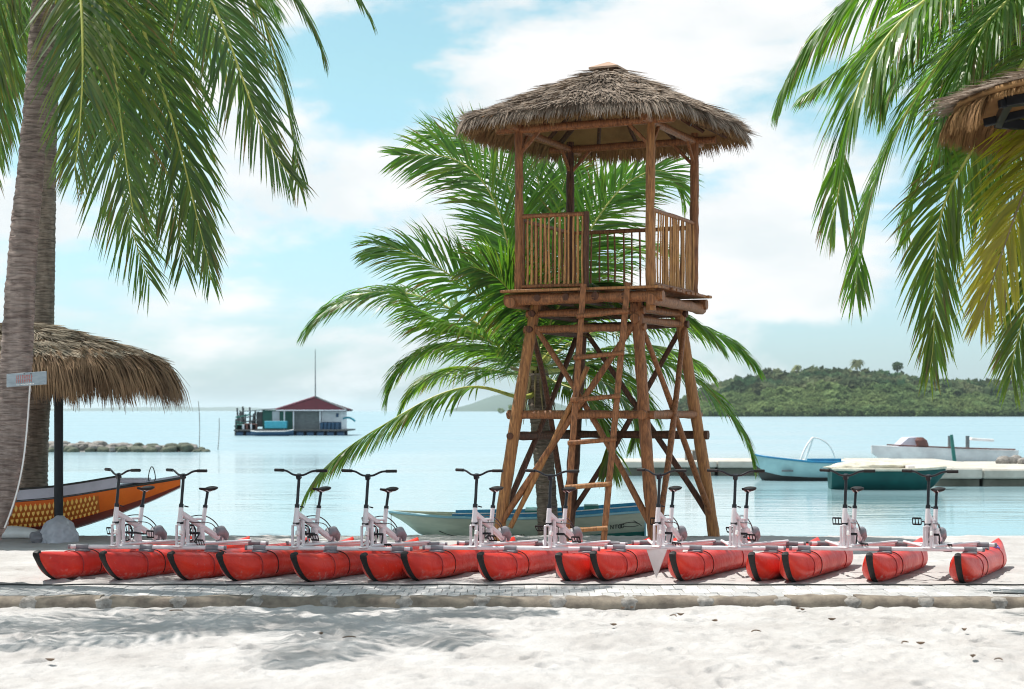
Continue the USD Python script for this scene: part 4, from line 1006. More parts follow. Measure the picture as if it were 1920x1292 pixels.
def parasol_roof(R, top, eave, p=2.6, belly=1.7, turn=0.3):
    def s(u, v):
        a = u * 2 * np.pi
        k = 1.0 / (np.abs(np.cos(a - turn)) ** p + np.abs(np.sin(a - turn)) ** p) ** (1 / p)
        r = R * k * v
        return np.stack([r * np.cos(a), r * np.sin(a), top - (top - eave) * (0.25 * v + 0.75 * v ** belly)], -1)
    return s


DP = 25.2
po = W(42, 1000, DP); po[2] = float(ground_z(po[0], po[1]))
pa = thing('thatched_shelter', 'thatched beach shelter with a shaggy brown fringe on a black post', 'shelter', po)
zt, ze = W(110, 606, DP)[2] - po[2], W(110, 680, DP)[2] - po[2]
for x_ in (68 / F_PX * DP, -68 / F_PX * DP):
    obj('post', tube([(x_, 0, -0.2), (x_, 0, zt - 0.20)], 0.068, 16), 'black_post', pa, smooth=50)
rf = parasol_roof(2.08, zt, ze, 2.6, 1.5)
obj('roof_underside', shell(rf, 96, 12, 0.06), 'thatch_brown', pa, smooth=True)
for k in range(8):
    a = k / 8 * 2 * np.pi
    obj('rafter', beam((0.05 * math.cos(a), 0.05 * math.sin(a), zt - 0.16), (2.0 * math.cos(a), 2.0 * math.sin(a), ze - 0.02), 0.05, 0.05), 'black_post', pa)
tag(obj('thatch', join([thatch_strands(rf, 14000, 0.34, 0.018, 81, 0.05, 0.9, 6, 0.04, 0.25)]), 'thatch_pale', pa), kind='stuff')
fall = lambda u, v: 0.30 + np.clip((v - 0.76) / 0.2, 0.0, 1) * 0.55
tag(obj('fringe', join([thatch_strands(rf, 13000, 0.68, 0.018, 82, 0.82, 0.995, 0, 0.06, 0.22, fall), thatch_strands(rf, 7000, 0.62, 0.017, 83, 0.93, 0.995, 0, 0.02, 0.15, lambda u, v: 0.85 + 0 * u)]), 'thatch_brown', pa), kind='stuff')

DH = 14.0
ho = W(2108, 1150, DH); ho[2] = -0.08
hu = thing('thatched_hut', 'weathered thatched eave with black rafters beside the hanging fronds', 'hut', ho)
zt2, ze2 = W(2074, 105, DH)[2] - ho[2], W(2074, 185, DH)[2] - ho[2]
rf2 = parasol_roof(1.34, zt2, ze2, 2.4, 1.25, 0.2)
obj('post', tube([(0, 0, -0.2), (0, 0, zt2 - 0.2)], 0.075, 16), 'black_post', hu, smooth=50)
obj('roof_underside', shell(rf2, 96, 12, 0.05), 'thatch_gold', hu, smooth=True)
for k in range(8):
    a = k / 8 * 2 * np.pi + 0.25
    obj('rafter', beam((0.05 * math.cos(a), 0.05 * math.sin(a), zt2 - 0.30), (1.18 * math.cos(a), 1.18 * math.sin(a), ze2 - 0.10), 0.06, 0.07), 'black_post', hu)
eb = [V(-1.07, -0.30, ze2 - 0.08), V(-0.30, -1.19, ze2 - 0.08), V(0.95, -0.55, ze2 - 0.08), V(0.30, 1.1, ze2 - 0.08), V(-0.85, 0.75, ze2 - 0.08)]
for k in range(5):
    obj('eave_beam', beam(eb[k], eb[(k + 1) % 5], 0.07, 0.085), 'black_post', hu)
obj('fascia_board', beam(V(-0.90, -0.40, ze2 - 0.235), V(-0.24, -1.14, ze2 - 0.235), 0.04, 0.20), 'black_post', hu)  # plain dark boards that fill the black area below the eave beams
obj('fascia_board', beam(V(-0.22, -1.14, ze2 - 0.235), V(0.9, -0.56, ze2 - 0.235), 0.04, 0.20), 'black_post', hu)
tag(obj('thatch', join([thatch_strands(rf2, 9000, 0.3, 0.015, 91, 0.05, 0.97, 7, 0.04, 0.25)]), 'thatch_grey', hu), kind='stuff')


def away(u, v):
    return 0.9 + 0 * u


far_side = lambda lo_, hi_, n, s, L: thatch_strands(lambda u, v: rf2(u, v) - V(0, 0, 0.05), n, L, 0.012, s, 0.93, 0.99, 0, 0.01, 0.14, away, (lo_, hi_))
tag(obj('fringe', join([far_side(0.0, 0.55, 6500, 92, 0.27), far_side(0.545, 1.0, 2000, 93, 0.07)]), 'thatch_gold', hu), kind='stuff')

# ------------------------------------------------------------------ sign on the left palm
sp = W(50, 711, d1 - 0.42)
sg = thing('sign_board', 'small grey board with faded red lettering nailed to the palm trunk', 'sign', sp, -4)
sw, sh = 76 / F_PX * (d1 - 0.42), 25 / F_PX * (d1 - 0.42)
v, f = box((-sw / 2, -0.012, -sh / 2), (sw / 2, 0.012, sh / 2), 0.004)
tilt = lambda v: np.c_[v[:, 0], v[:, 1], v[:, 2] + v[:, 0] * 0.07]
obj('board', (tilt(v), f), 'sign_board', sg)
for k in range(2):                                                   # the lettering is worn past reading: two red rows and a white line of strokes
    rng = np.random.default_rng(600 + k); parts = []
    for i in range(9):
        x = -0.10 + i * 0.019
        parts.append(box((x, -0.0145, (0.006, -0.034)[k]), (x + 0.005, -0.0125, (0.044, 0.002)[k])))
        if rng.random() < 0.75:
            z = (0.006, -0.034)[k] + rng.uniform(0, 0.03); parts.append(box((x + 0.005, -0.0145, z), (x + 0.014, -0.0125, z + 0.006)))
    v, f = join(parts); obj('red_lettering', (tilt(v), f), 'sign_red', sg)
rng = np.random.default_rng(604); parts = []
for i in range(12):
    x = -0.10 + i * 0.0155; parts.append(box((x, -0.0145, -0.056), (x + 0.011, -0.0125, -0.056 + rng.uniform(0.007, 0.013))))
v, f = join(parts); obj('white_lettering', (tilt(v), f), 'white_paint', sg)
for x in (-0.02, 0.05):
    obj('nail', tube([(x, -0.02, 0.054), (x, 0.25, 0.054)], 0.006, 6), 'dark_line', sg)

# ------------------------------------------------------------------ water bikes


def pontoon_mesh(L=2.72, hw=0.160, top=0.290):
    """An inflated hull with sharp, upswept ends: stations of a rounded section that closes to an edge."""
    ns, nr = 64, 28
    s = np.linspace(-1, 1, ns); s = np.sign(s) * (1 - (1 - np.abs(s)) ** 1.5)
    rows = []
    for t in s:
        e = abs(t)
        w = hw * (1 - np.clip((e - 0.55) / 0.45, 0, 1) ** 2.2) ** 0.75 + 0.012
        zb = 0.0 + 0.27 * np.clip((e - 0.72) / 0.28, 0, 1) ** 2.1
        zt = top + (0.022 if t > 0 else 0.06) * np.clip((e - 0.5) / 0.5, 0, 1) ** 2 + 0.006 * math.sin(t * 9)
        c, h = (zb + zt) / 2, (zt - zb) / 2
        a = np.arange(nr) / nr * 2 * np.pi
        pinch = np.clip((e - 0.45) / 0.55, 0, 1)
        ex = 0.86
        cx = np.sign(np.cos(a)) * np.abs(np.cos(a)) ** ex; sz = np.sign(np.sin(a)) * np.abs(np.sin(a)) ** ex
        wx = w * (1 - 0.30 * pinch * (1 - pinch) * 4 * np.exp(-((np.sin(a) - 0.35) / 0.35) ** 2) * 0.5)
        rows.append(np.c_[wx * cx, np.full(nr, t * L / 2), c + h * sz])
    v = np.vstack(rows)
    i, j = np.meshgrid(np.arange(ns - 1), np.arange(nr), indexing='ij'); i, j = i.ravel(), j.ravel(); k = (j + 1) % nr
    f = np.stack([i * nr + j, (i + 1) * nr + j, (i + 1) * nr + k, i * nr + k], 1)
    f = np.vstack([f[:, [0, 1, 2]], f[:, [0, 2, 3]]])
    c0 = len(v); v = np.vstack([v, rows[0].mean(0), rows[-1].mean(0)]); j = np.arange(nr); k = (j + 1) % nr; e = (ns - 1) * nr
    f = np.vstack([f, np.stack([j, k, np.full(nr, c0)], 1), np.stack([e + k, e + j, np.full(nr, c0 + 1)], 1)])
    return v, f


def bow_strip(sign=1, L=2.72):
    """The black rubber guard round the stem, from the top of the bow down under the keel."""
    pts = []
    for e in np.linspace(1.0, 0.70, 16):
        zb = 0.27 * np.clip((e - 0.72) / 0.28, 0, 1) ** 2.1
        pts.append((0, sign * e * L / 2, zb))
    pts = [(0, sign * (L / 2 - 0.05), 0.322), (0, sign * (L / 2 - 0.01), 0.314), (0, sign * (L / 2 + 0.006), 0.300)] + [(0, sign * (L / 2 + 0.004), 0.284)] + [tuple(p) for p in pts]
    p = np.array(pts); n = len(p); w = np.r_[0.030, 0.034, 0.036, 0.037, np.linspace(0.037, 0.030, n - 4)]
    t = np.gradient(p, axis=0); t /= np.linalg.norm(t, axis=1, keepdims=True)
    nrm = np.cross(t, V(1, 0, 0)) * sign; nrm = -nrm if (nrm[5] @ V(0, sign, 0)) < 0 else nrm
    prof = [(-1.0, -0.018), (-0.85, 0.004), (0, 0.012), (0.85, 0.004), (1.0, -0.018)]
    v = np.vstack([np.array([p[i] + V(1, 0, 0) * w[i] * a + nrm[i] * b for a, b in prof]) for i in range(n)])
    k = len(prof)
    f = np.array([(i * k + j, i * k + j + 1, (i + 1) * k + j + 1, (i + 1) * k + j) for i in range(n - 1) for j in range(k - 1)])
    return v, f


def ring_band(y, L=2.72, hw=0.160, top=0.290, w=0.012):
    a = np.linspace(-0.6, np.pi + 0.6, 22); ex = 0.86
    c, h = top / 2, top / 2
    q = np.c_[(hw + 0.0135) * np.sign(np.cos(a)) * np.abs(np.cos(a)) ** ex, np.full(22, y), c + (h + 0.004) * np.sign(np.sin(a)) * np.abs(np.sin(a)) ** ex]
    return tube(q, w * 0.5, 5)


PONT, STRIP, TAIL = pontoon_mesh(), bow_strip(1), bow_strip(-1)


def pedal_mesh(c):
    parts = [beam(c + V(-0.05, 0.035, 0), c + V(0.05, 0.035, 0), 0.012, 0.018), beam(c + V(-0.05, -0.035, 0), c + V(0.05, -0.035, 0), 0.012, 0.018)]
    parts += [beam(c + V(x, -0.035, 0), c + V(x, 0.035, 0), 0.010, 0.016) for x in (-0.047, -0.016, 0.016, 0.047)]
    return join(parts)


def saddle_mesh():
    ns, nr = 14, 12; rows = []
    for i in range(ns):
        t = i / (ns - 1)                                              # nose (front) to tail
        y = 0.15 - 0.27 * t
        w = np.interp(t, [0, 0.1, 0.45, 0.75, 0.93, 1], [0.012, 0.022, 0.034, 0.075, 0.070, 0.03])
        z = np.interp(t, [0, 0.5, 1], [0.0, -0.006, 0.020]); h = np.interp(t, [0, 0.5, 0.9, 1], [0.016, 0.024, 0.034, 0.014])
        a = np.arange(nr) / nr * 2 * np.pi
        rows.append(np.c_[w * np.cos(a), np.full(nr, y), z + h * np.where(np.sin(a) > 0, 0.6, 1.0) * np.sin(a)])
    v = np.vstack(rows)
    f = [(i * nr + j, i * nr + (j + 1) % nr, (i + 1) * nr + (j + 1) % nr, (i + 1) * nr + j) for i in range(ns - 1) for j in range(nr)]
    f = np.array(f); f = np.vstack([f[:, [0, 1, 2]], f[:, [0, 2, 3]]])
    c0 = len(v); v = np.vstack([v, rows[0].mean(0), rows[-1].mean(0)])
    f = np.vstack([f, [(j, c0, (j + 1) % nr) for j in range(nr)], [((ns - 1) * nr + j, (ns - 1) * nr + (j + 1) % nr, c0 + 1) for j in range(nr)]])
    return v, f


SADDLE = saddle_mesh()


def bicycle(unit, x, steer, crank, turn_saddle, plate=False):
    """The pedal drive between two hulls. y forward; the steering post stands at y 0.40."""
    X = V(x, x * math.tan(math.radians(YAW)) + 0.21, -0.036)
    top, hb = V(0, 0.335, 1.135), V(0, 0.372, 0.80)
    st = (top - hb) / np.linalg.norm(top - hb)
    P = [tube([V(0, .372, .81), V(0, .386, .665)], [0.024, 0.030], 12), tube([V(0, .386, .665), V(0, .395, .60)], 0.031, 12),       # head tube
         beam(V(0, .375, .735), V(0, -.40, .40), 0.046, 0.062, (0, 0.4, 1), 0.012),                                      # main beam
         tube([V(0, -.070, .785), V(0, .005, .40)], [0.023, 0.025], 12),                                                  # seat tube
         tube([V(0, -.045, .655), V(0, .20, .662), ], 0.013, 8),
         beam(V(.035, .40, .36), V(.035, .40, .61), 0.024, 0.03, (0, 1, 0)), beam(V(-.035, .40, .36), V(-.035, .40, .61), 0.024, 0.03, (0, 1, 0)),
         beam(V(.032, .285, .36), V(.022, .285, .66), 0.030, 0.036, (0, 1, 0)), beam(V(-.032, .285, .36), V(-.022, .285, .66), 0.030, 0.036, (0, 1, 0)),
         beam(V(0, .46, .375), V(0, -.48, .375), 0.085, 0.016),                                                           # base plate
         beam(V(0, -.02, .375), V(0, .02, .57), 0.060, 0.075, (0, 1, 0), 0.01), beam(V(.05, .06, .38), V(0, .16, .58), 0.02, 0.02), beam(V(0, -.40, .38), V(0, -.14, .50), 0.03, 0.04)]
    v, f = join(P)
    fr = obj('bicycle_frame', (v + X, f), 'white_metal', unit, smooth=35)
    add = lambda name, m, material, sm=35: obj(name, (m[0] + X, m[1]), material, fr, smooth=sm)
    add('steering_post', join([tube([hb, top], 0.0165, 12), tube([hb - st * 0.005, hb + st * 0.035], 0.026, 12), beam(hb + V(-.03, -.01, .012), hb + V(-.055, -.06, .0), 0.008, 0.014)]), 'black_metal')
    add('collar', tube([V(0, .384, .618), V(0, .386, .640)], 0.038, 12), 'black_metal')
    a = math.radians(steer); rx = V(math.cos(a), math.sin(a), 0); ry = V(-math.sin(a), math.cos(a), 0)
    h = [top + V(0, 0, .012) + rx * xx_ + ry * yy_ + V(0, 0, zz_) for xx_, yy_, zz_ in ((-.31, -.045, .052), (-.20, -.02, .050), (-.135, 0, .038), (-.06, .012, .004), (0, .015, 0), (.06, .012, .004), (.135, 0, .038), (.20, -.02, .050), (.31, -.045, .052))]
    add('handlebar', join([tube(curve(h, 40), 0.0115, 8), beam(top - V(0, 0, .03), top + ry * 0.02 + V(0, 0, .025), 0.05, 0.05)]), 'black_metal')
    for sgn in (0, 1):
        i0, i1 = ((0, 1), (8, 7))[sgn]
        add('grip', tube([h[i0], h[i0] + (h[i1] - h[i0]) * 1.05], 0.0175, 10), 'black_rubber')
    stp = V(0, -.118, .965)
    add('seat_post', join([tube([V(0, -.068, .775), stp], 0.0155, 12), tube([V(0, -.070, .775), V(0, -.075, .805)], 0.026, 12)]), 'black_metal')
    sv = rotz(SADDLE[0] @ np.array([[1, 0, 0], [0, 1, 0.05], [0, 0, 1]]), turn_saddle)
    add('saddle', (sv + stp + V(0, 0, 0.022), SADDLE[1]), 'black_rubber', 60)
    add('saddle_rail', join([tube([stp + V(s_ * .02, .07, .012), stp + V(s_ * .022, .0, -.012), stp + V(s_ * .025, -.08, .012)], 0.005, 6) for s_ in (-1, 1)]), 'silver_tube')
    # chainring, cranks, pedals
    cc = V(0, .13, .505)
    ringp = [cc + V(.045, .088 * math.cos(q), .088 * math.sin(q)) for q in np.linspace(0, 2 * np.pi, 33)]
    add('chainring', join([tube(ringp, 0.011, 6, caps=False)] + [beam(cc + V(.045, 0, 0), cc + V(.045, .085 * math.cos(q), .085 * math.sin(q)), 0.012, 0.008, (1, 0, 0)) for q in np.arange(5) * 2 * np.pi / 5]), 'black_metal')
    cr = math.radians(crank)
    for sgn in (1, -1):
        q = cc + V(sgn * .075, 0, 0); e = q + sgn * 0.145 * V(0, math.cos(cr), math.sin(cr))
        ca_ = add('crank_arm', join([beam(q, e, 0.022, 0.014, (1, 0, 0)), tube([cc, q], 0.013, 8), tube([e, e + V(sgn * .03, 0, 0)], 0.009, 6)]), 'black_metal')
        pm = pedal_mesh(V(0, 0, 0)); ta = math.radians((crank * 1.7 + sgn * 25) % 60 + 35)
        add('pedal', (np.c_[pm[0][:, 0], pm[0][:, 1] * math.cos(ta), pm[0][:, 1] * math.sin(ta) + pm[0][:, 2]] + e + V(sgn * .085, 0, 0), pm[1]), 'black_rubber')
    add('cable', tube(curve([V(.02, .33, .67), V(.03, .12, .69), V(.03, -.10, .685), V(.02, -.30, .60), V(.01, -.42, .46)], 24), 0.006, 6), 'black_metal')
    add('cable', tube(curve([V(-.02, .30, .65), V(-.03, .02, .62), V(-.02, -.20, .58), V(0, -.30, .50)], 20), 0.005, 6), 'black_metal')
    add('drive_unit', join([tube([V(0, -.28, .46), V(0, -.30, .50), V(0, -.38, .505), V(0, -.46, .45), V(0, -.49, .40)], [0.03, 0.055, 0.062, 0.05, 0.02], 14), beam(V(0, -.33, .38), V(0, -.38, .49), 0.05, 0.05)]), 'grey_plastic', 60)
    add('reflector', beam(V(-.055, .42, .52), V(-.055, .47, .535), 0.03, 0.05), 'white_paint')
    if plate:
        v = np.array([(-.12, .42, .35), (.12, .42, .35), (.01, .40, .03), (-.12, .40, .35), (.12, .40, .35), (.01, .385, .03)])
        add('rudder_plate', (v, np.array([(0, 2, 1), (3, 4, 5), (0, 1, 4), (0, 4, 3), (1, 2, 5), (1, 5, 4), (2, 0, 3), (2, 3, 5)])), 'white_paint', False)


YAW = 25.0
FWD = V(-math.sin(math.radians(YAW)), -math.cos(math.radians(YAW)), 0)
RGT = V(-math.cos(math.radians(YAW)), math.sin(math.radians(YAW)), 0)
UNIT_LABELS = [
    'red twin water bike at the far end, in front of the gold and orange boat',
    'red twin water bike with its near handlebar under the lowest palm frond tip',
    'red twin water bike before the bow of the cream wooden boat and the ladder',
    'red twin water bike with a white rudder plate hanging under its frame',
    'red twin water bike with purple writing on its last hull',
]
# photo pixel of the three stems of each unit, and the row of the middle hull's foot
UNITS = [((66, 190, 318), 1087), ((410, 549, 680), 1090), ((756, 899, 1046), 1089.5), ((1111, 1260, 1408), 1088.5), ((1471, 1629, 1795), 1091)]
for u, (stems, foot_y) in enumerate(UNITS):
    rng = np.random.default_rng(900 + u)
    d_foot = CAM_H * F_PX / (foot_y - HOR)
    # the foot of the stem is about 0.33 m behind its tip
    tip = V((stems[1] - 960) / F_PX * (d_foot - 0.3), d_foot - 0.3, 0)
    SH = math.tan(math.radians(YAW))                                  # the frames stand folded a little askew: each hull lies ahead of the next
    org = tip - FWD * 1.36
    unit = thing('water_bike', UNIT_LABELS[u], 'water bike', (org[0], org[1], 0), 180 - YAW, 'twin water bikes lined up on the sand')
    # hull spacing from the photograph: the outer stems' pixels
    def lateral(px):
        # local x at which a stem tip appears at pixel px
        k = (px - 960) / F_PX
        return -(k * tip[1] - tip[0]) * math.cos(math.radians(YAW))
    xs_ = [lateral(stems[0]), 0.0, lateral(stems[2])]
    # the beach falls a little to the back: tilt and bed each unit on it
    n_ = V(0, 0, 1)
    pitch = -0.016
    UsdGeom.Xformable(unit).AddRotateXOp().Set(math.degrees(math.atan(0.018)))
    UsdGeom.Xformable(unit).GetOrderedXformOps()[0].Set(Gf.Vec3d(float(org[0]), float(org[1]), -0.022))
    for i, x in enumerate(xs_):
        sx = V(x, x * SH, 0)
        hull = obj('hull', (PONT[0] + sx, PONT[1]), 'red_vinyl', unit, smooth=60)
        obj('bow_guard', (STRIP[0] + sx, STRIP[1]), 'black_rubber', hull, smooth=40)
        for y in (0.80, -0.60):
            m = ring_band(y); obj('seam', (m[0] + sx, m[1]), 'red_seam', hull, smooth=True)
        m = tube([sx + V(0, -0.9, 0.286), sx + V(0, -0.9, 0.316)], [0.03, 0.02], 10); obj('valve', m, 'black_rubber', hull, smooth=40)
        for y in (0.50,):
            m = ring_band(y, w=0.011); obj('strap', (m[0] + sx, m[1]), 'black_rubber', hull, smooth=True)
        if u == 4 and i == 2:
            pts = [V(x - 0.10 + 0.028 * k * 0.5, -0.55 - 0.05 * k, 0.334 - 0.012 * (k % 2) * 0.2) + V(0.05 * math.sin(k * 2.1), 0, 0) for k in range(14)]
            pts = np.array(pts); hwv = 0.168
            pts[:, 2] = 0.148 + 0.150 * np.sqrt(np.clip(1 - ((pts[:, 0] - x) / 0.2) ** 2, 0, 1))
            pts[:, 1] += sx[1]
            obj('hull_writing', tube(curve(pts, 60), 0.012, 5), 'purple_ink', hull, smooth=True)
    xl, xr = min(xs_) - 0.13, max(xs_) + 0.13
    for y, z in ((0.61, 0.326), (-0.21, 0.330)):
        bar = obj('crossbar', tube([V(xl, y + xl * SH, z), V(xr, y + xr * SH, z)], 0.023, 12), 'silver_tube', unit, smooth=50)
        for x in xs_:
            w = y + x * SH
            obj('clamp', join([tube([V(x - 0.06, w - 0.06 * SH, z), V(x + 0.06, w + 0.06 * SH, z)], 0.031, 12), box((x - 0.07, w - 0.05, z - 0.05), (x + 0.07, w + 0.05, z - 0.022), 0.006)]), 'grey_plastic', bar, smooth=40)
        for x in (xl, xr):
            obj('end_plug', tube([V(x - 0.012, y + (x - 0.012) * SH, z), V(x + 0.012, y + (x + 0.012) * SH, z)], 0.026, 12), 'grey_plastic', bar, smooth=40)
    mids = [(xs_[0] + xs_[1]) / 2, (xs_[1] + xs_[2]) / 2]
    for x, mx in ((xs_[0], mids[0]), (xs_[1], mids[0]), (xs_[1], mids[1]), (xs_[2], mids[1])):
        s_ = np.sign(x - mx)
        obj('strut', tube([V(mx + s_ * 0.06, 0.57 + mx * SH, 0.356), V(x - s_ * 0.04, -0.19 + x * SH, 0.362)], 0.016, 8), 'silver_tube', unit, smooth=50)
    for k, mx in enumerate(mids):
        bicycle(unit, mx, rng.uniform(-16, 16), rng.uniform(0, 180), rng.uniform(-9, 9), plate=(u == 3 and k == 0))

# ------------------------------------------------------------------ boats


def hull_mesh(stations):
    """stations: list of section polylines (half), each (n, 2) of (y, z) from keel to gunwale, with x. Returns an outer skin with thickness, open on top."""
    n = len(stations[0][1]); rows = []
    for x, sec in stations:
        sec = np.asarray(sec, float)
        full = np.vstack([np.c_[-sec[::-1, 0], sec[::-1, 1]], sec[1:]])
        rows.append(np.c_[np.full(len(full), x), full])
    m = len(rows[0]); v = np.vstack(rows); k = len(rows)
    f = [(i * m + j, i * m + j + 1, (i + 1) * m + j + 1, (i + 1) * m + j) for i in range(k - 1) for j in range(m - 1)]
    t0 = [(0, j + 1, j) for j in range(1, m - 1)]; e = (k - 1) * m
    t1 = [(e, e + j, e + j + 1) for j in range(1, m - 1)]
    f = np.array(f); f = np.vstack([f[:, [0, 1, 2]], f[:, [0, 2, 3]], t0, t1])
    return v, f


def side_line(stations, frac, off=0.004, side=-1):
    """Points on the hull side at a share of its height (0 keel, 1 gunwale), just proud of it. side -1 faces -y."""
    out = []
    for x, sec in stations:
        sec = np.asarray(sec, float); z = sec[0, 1] + (sec[-1, 1] - sec[0, 1]) * frac
        y = np.interp(z, sec[:, 1], sec[:, 0])
        out.append((x, side * (y + off), z))
    return np.array(out)


def band(stations, f0, f1, off=0.004, side=-1, rows=7):
    """A painted band on the hull side between two shares of its height, laid just proud of the planking."""
    L = [side_line(stations, q, off, side) for q in np.linspace(f0, f1, rows)]
    n = len(L[0]); v = np.vstack(L)
    f = [(r * n + i, r * n + i + 1, (r + 1) * n + i + 1, (r + 1) * n + i) for r in range(rows - 1) for i in range(n - 1)]
    return v, np.array(f)


def lerp_stations(keys, n=40):
    """keys: (x, keel z, gunwale z, half beam). A rounded flare from keel to gunwale."""
    k = np.array(keys, float); xs = np.linspace(k[0, 0], k[-1, 0], n)
    zk, zg, b = (np.interp(xs, k[:, 0], k[:, i]) for i in (1, 2, 3))
    t = np.linspace(0, 1, 9)
    return [(x, np.c_[bb * np.sin(t * np.pi / 2) ** 0.75, a + (g - a) * t ** 1.35]) for x, a, g, bb in zip(xs, zk, zg, b)]


# the long dragon boat on the left
DB = 26.0
zpx = lambda py, d: CAM_H - (py - HOR) / F_PX * d
xpx = lambda px, d: (px - 960) / F_PX * d
db_o = V(xpx(0, DB), DB, 0)
keys = [(-5.0, zpx(1004, DB) , zpx(922, DB), 0.45), (-2.0, zpx(1012, DB), zpx(936, DB), 0.55), (0.25, zpx(1009, DB), zpx(937, DB), 0.55), (0.92, zpx(1001, DB), zpx(931, DB), 0.52), (1.4, zpx(984, DB), zpx(923, DB), 0.46), (1.85, zpx(966, DB), zpx(914, DB), 0.36), (2.35, zpx(942, DB), zpx(906, DB), 0.22), (2.62, zpx(927, DB), zpx(901, DB), 0.12), (2.82, zpx(915, DB), zpx(897, DB), 0.035)]
st = lerp_stations(keys, 60)
dbt = thing('dragon_boat', 'long orange dragon boat with a gold scale pattern drawn up on the sand', 'boat', db_o, 2.0)
v, f = hull_mesh(st); obj('hull', (v, f), 'dragon_maroon', dbt, smooth=40)
obj('orange_side', band(st, 0.28, 0.96, 0.006), 'dragon_orange', dbt, smooth=True)
st_p = [s for s in st if s[0] < 1.72]
obj('amber_panel', band(st_p, 0.32, 0.84, 0.011), 'dragon_amber', dbt, smooth=True)
parts = []
lines = [side_line(st_p, q, 0.016) for q in np.linspace(0.36, 0.80, 4)]
rows_n = 4
for r in range(rows_n):
    x = -1.2 + (0.039 if r % 2 else 0)
    while x < 1.62:
        L_ = lines[r]; y = np.interp(x, L_[:, 0], L_[:, 1]); z = np.interp(x, L_[:, 0], L_[:, 2])
        hgt = 0.062 * np.interp(x, [0, 1.6], [1.0, 0.72]); w = 0.024 * np.interp(x, [0, 1.6], [1.0, 0.72])
        dm = [(x, z - hgt), (x + w, z - hgt * .3), (x + w, z + hgt * .3), (x, z + hgt), (x - w, z + hgt * .3), (x - w, z - hgt * .3)]
        vv = np.array([(a, np.interp(b, np.asarray(st[0][1])[:, 1] * 0 + np.linspace(-9, 9, 9), np.zeros(9)) + y, b) for a, b in dm])
        parts.append((vv, np.array([(0, 1, 2), (0, 2, 3), (0, 3, 4), (0, 4, 5)])))
        x += 0.078 * np.interp(x, [0, 1.6], [1.0, 0.8])
tag(obj('gold_scales', join(parts), 'dragon_gold', dbt), kind='stuff')
g0 = side_line(st, 1.0, 0.0); g1 = side_line(st, 1.0, 0.0, 1)
obj('gunwale', tube(g0 + V(0, 0, 0.0), 0.022, 6), 'dark_line', dbt, smooth=True)
obj('gunwale', tube(g1 + V(0, 0, 0.03), 0.022, 6), 'dark_line', dbt, smooth=True)
deck = np.vstack([g0 * V(1, 0.97, 1) + V(0, 0, -0.012), g1 * V(1, 0.97, 1) + V(0, 0, 0.05)]); n = len(g0)
obj('deck', (deck, np.array([(i, i + 1, n + i + 1, n + i) for i in range(n - 1)])), 'lavender_paint', dbt)
wst = [s for s in st if s[0] < 1.9]
obj('white_sheer', (np.vstack([side_line(wst, 0.985, 0.02) , side_line(wst, 0.985, 0.02) + V(0, 0.03, 0.17)]), np.array([(i, i + 1, len(wst) + i + 1, len(wst) + i) for i in range(len(wst) - 1)])), 'lavender_paint', dbt)
obj('sheer_cap', tube(side_line(wst, 0.985, 0.02) + V(0, 0.03, 0.185), 0.018, 6), 'dark_line', dbt, smooth=True)
obj('bow_deck', box((1.78, -0.22, zpx(905, DB)), (2.32, 0.22, zpx(897, DB)), 0.01), 'lavender_paint', dbt)
hx = xpx(285, DB) - db_o[0]
obj('hoop', tube(curve([V(hx - .035, -.1, zpx(900, DB)), V(hx - .035, -.1, zpx(882, DB)), V(hx, -.1, zpx(875, DB)), V(hx + .035, -.1, zpx(882, DB)), V(hx + .035, -.1, zpx(900, DB))], 24), 0.008, 6), 'dark_line', dbt, smooth=True)
obj('keel_stripe', tube(side_line([s for s in st if s[0] > 0.8], 0.03, 0.0) * V(1, 1, 1), 0.012, 6), 'white_paint', dbt, smooth=True)
fl = W(-10, 1014, 24.9); gz = float(ground_z(fl[0], fl[1]))
flo = obj('float', tube(curve([V(-8.6, 25.3, gz + 0.07), V(-7.9, 25.25, gz + .085), V(-7.45, 25.2, gz + 0.085), V(-7.12, 25.15, gz + 0.05)], 20), np.r_[np.full(14, 0.10), 0.095, 0.09, 0.085, 0.075, 0.06, 0.04], 10), 'white_paint', smooth=50)
tag(flo, 'white foam float wedged on the sand beneath the orange boat', 'float')
# grey bundle at the foot of the parasol post
bo = W(112, 1024, 24.2); bo[2] = float(ground_z(bo[0], bo[1]))
b = trimesh.creation.icosphere(4, 1.0); q = np.array(b.vertices); q[:, 2] = np.maximum(q[:, 2], -0.25)
q = q * V(0.27, 0.24, 0.31) * (0.85 + 0.35 * meshkit.fbm(q * 1.7, 3, 4)[:, None]) + V(0, 0, 0.06)
q += (meshkit.fbm(q * V(14, 14, 9), 3, 9)[:, None] - 0.5) * 0.05
bd = thing('bundle', 'crumpled grey plastic bundle at the foot of the black shelter post', 'bundle', bo)
obj('sheet', (q, np.array(b.faces)), 'grey_tarp', bd, smooth=True)
b2 = trimesh.creation.icosphere(3, 1.0); q2 = np.array(b2.vertices) * V(0.16, 0.14, 0.11) * (0.8 + 0.45 * meshkit.fbm(np.array(b2.vertices) * 2.3, 3, 8)[:, None]) + V(-0.28, 0.02, 0.07)
obj('loose_end', (q2, np.array(b2.faces)), 'grey_plastic', bd, smooth=True)

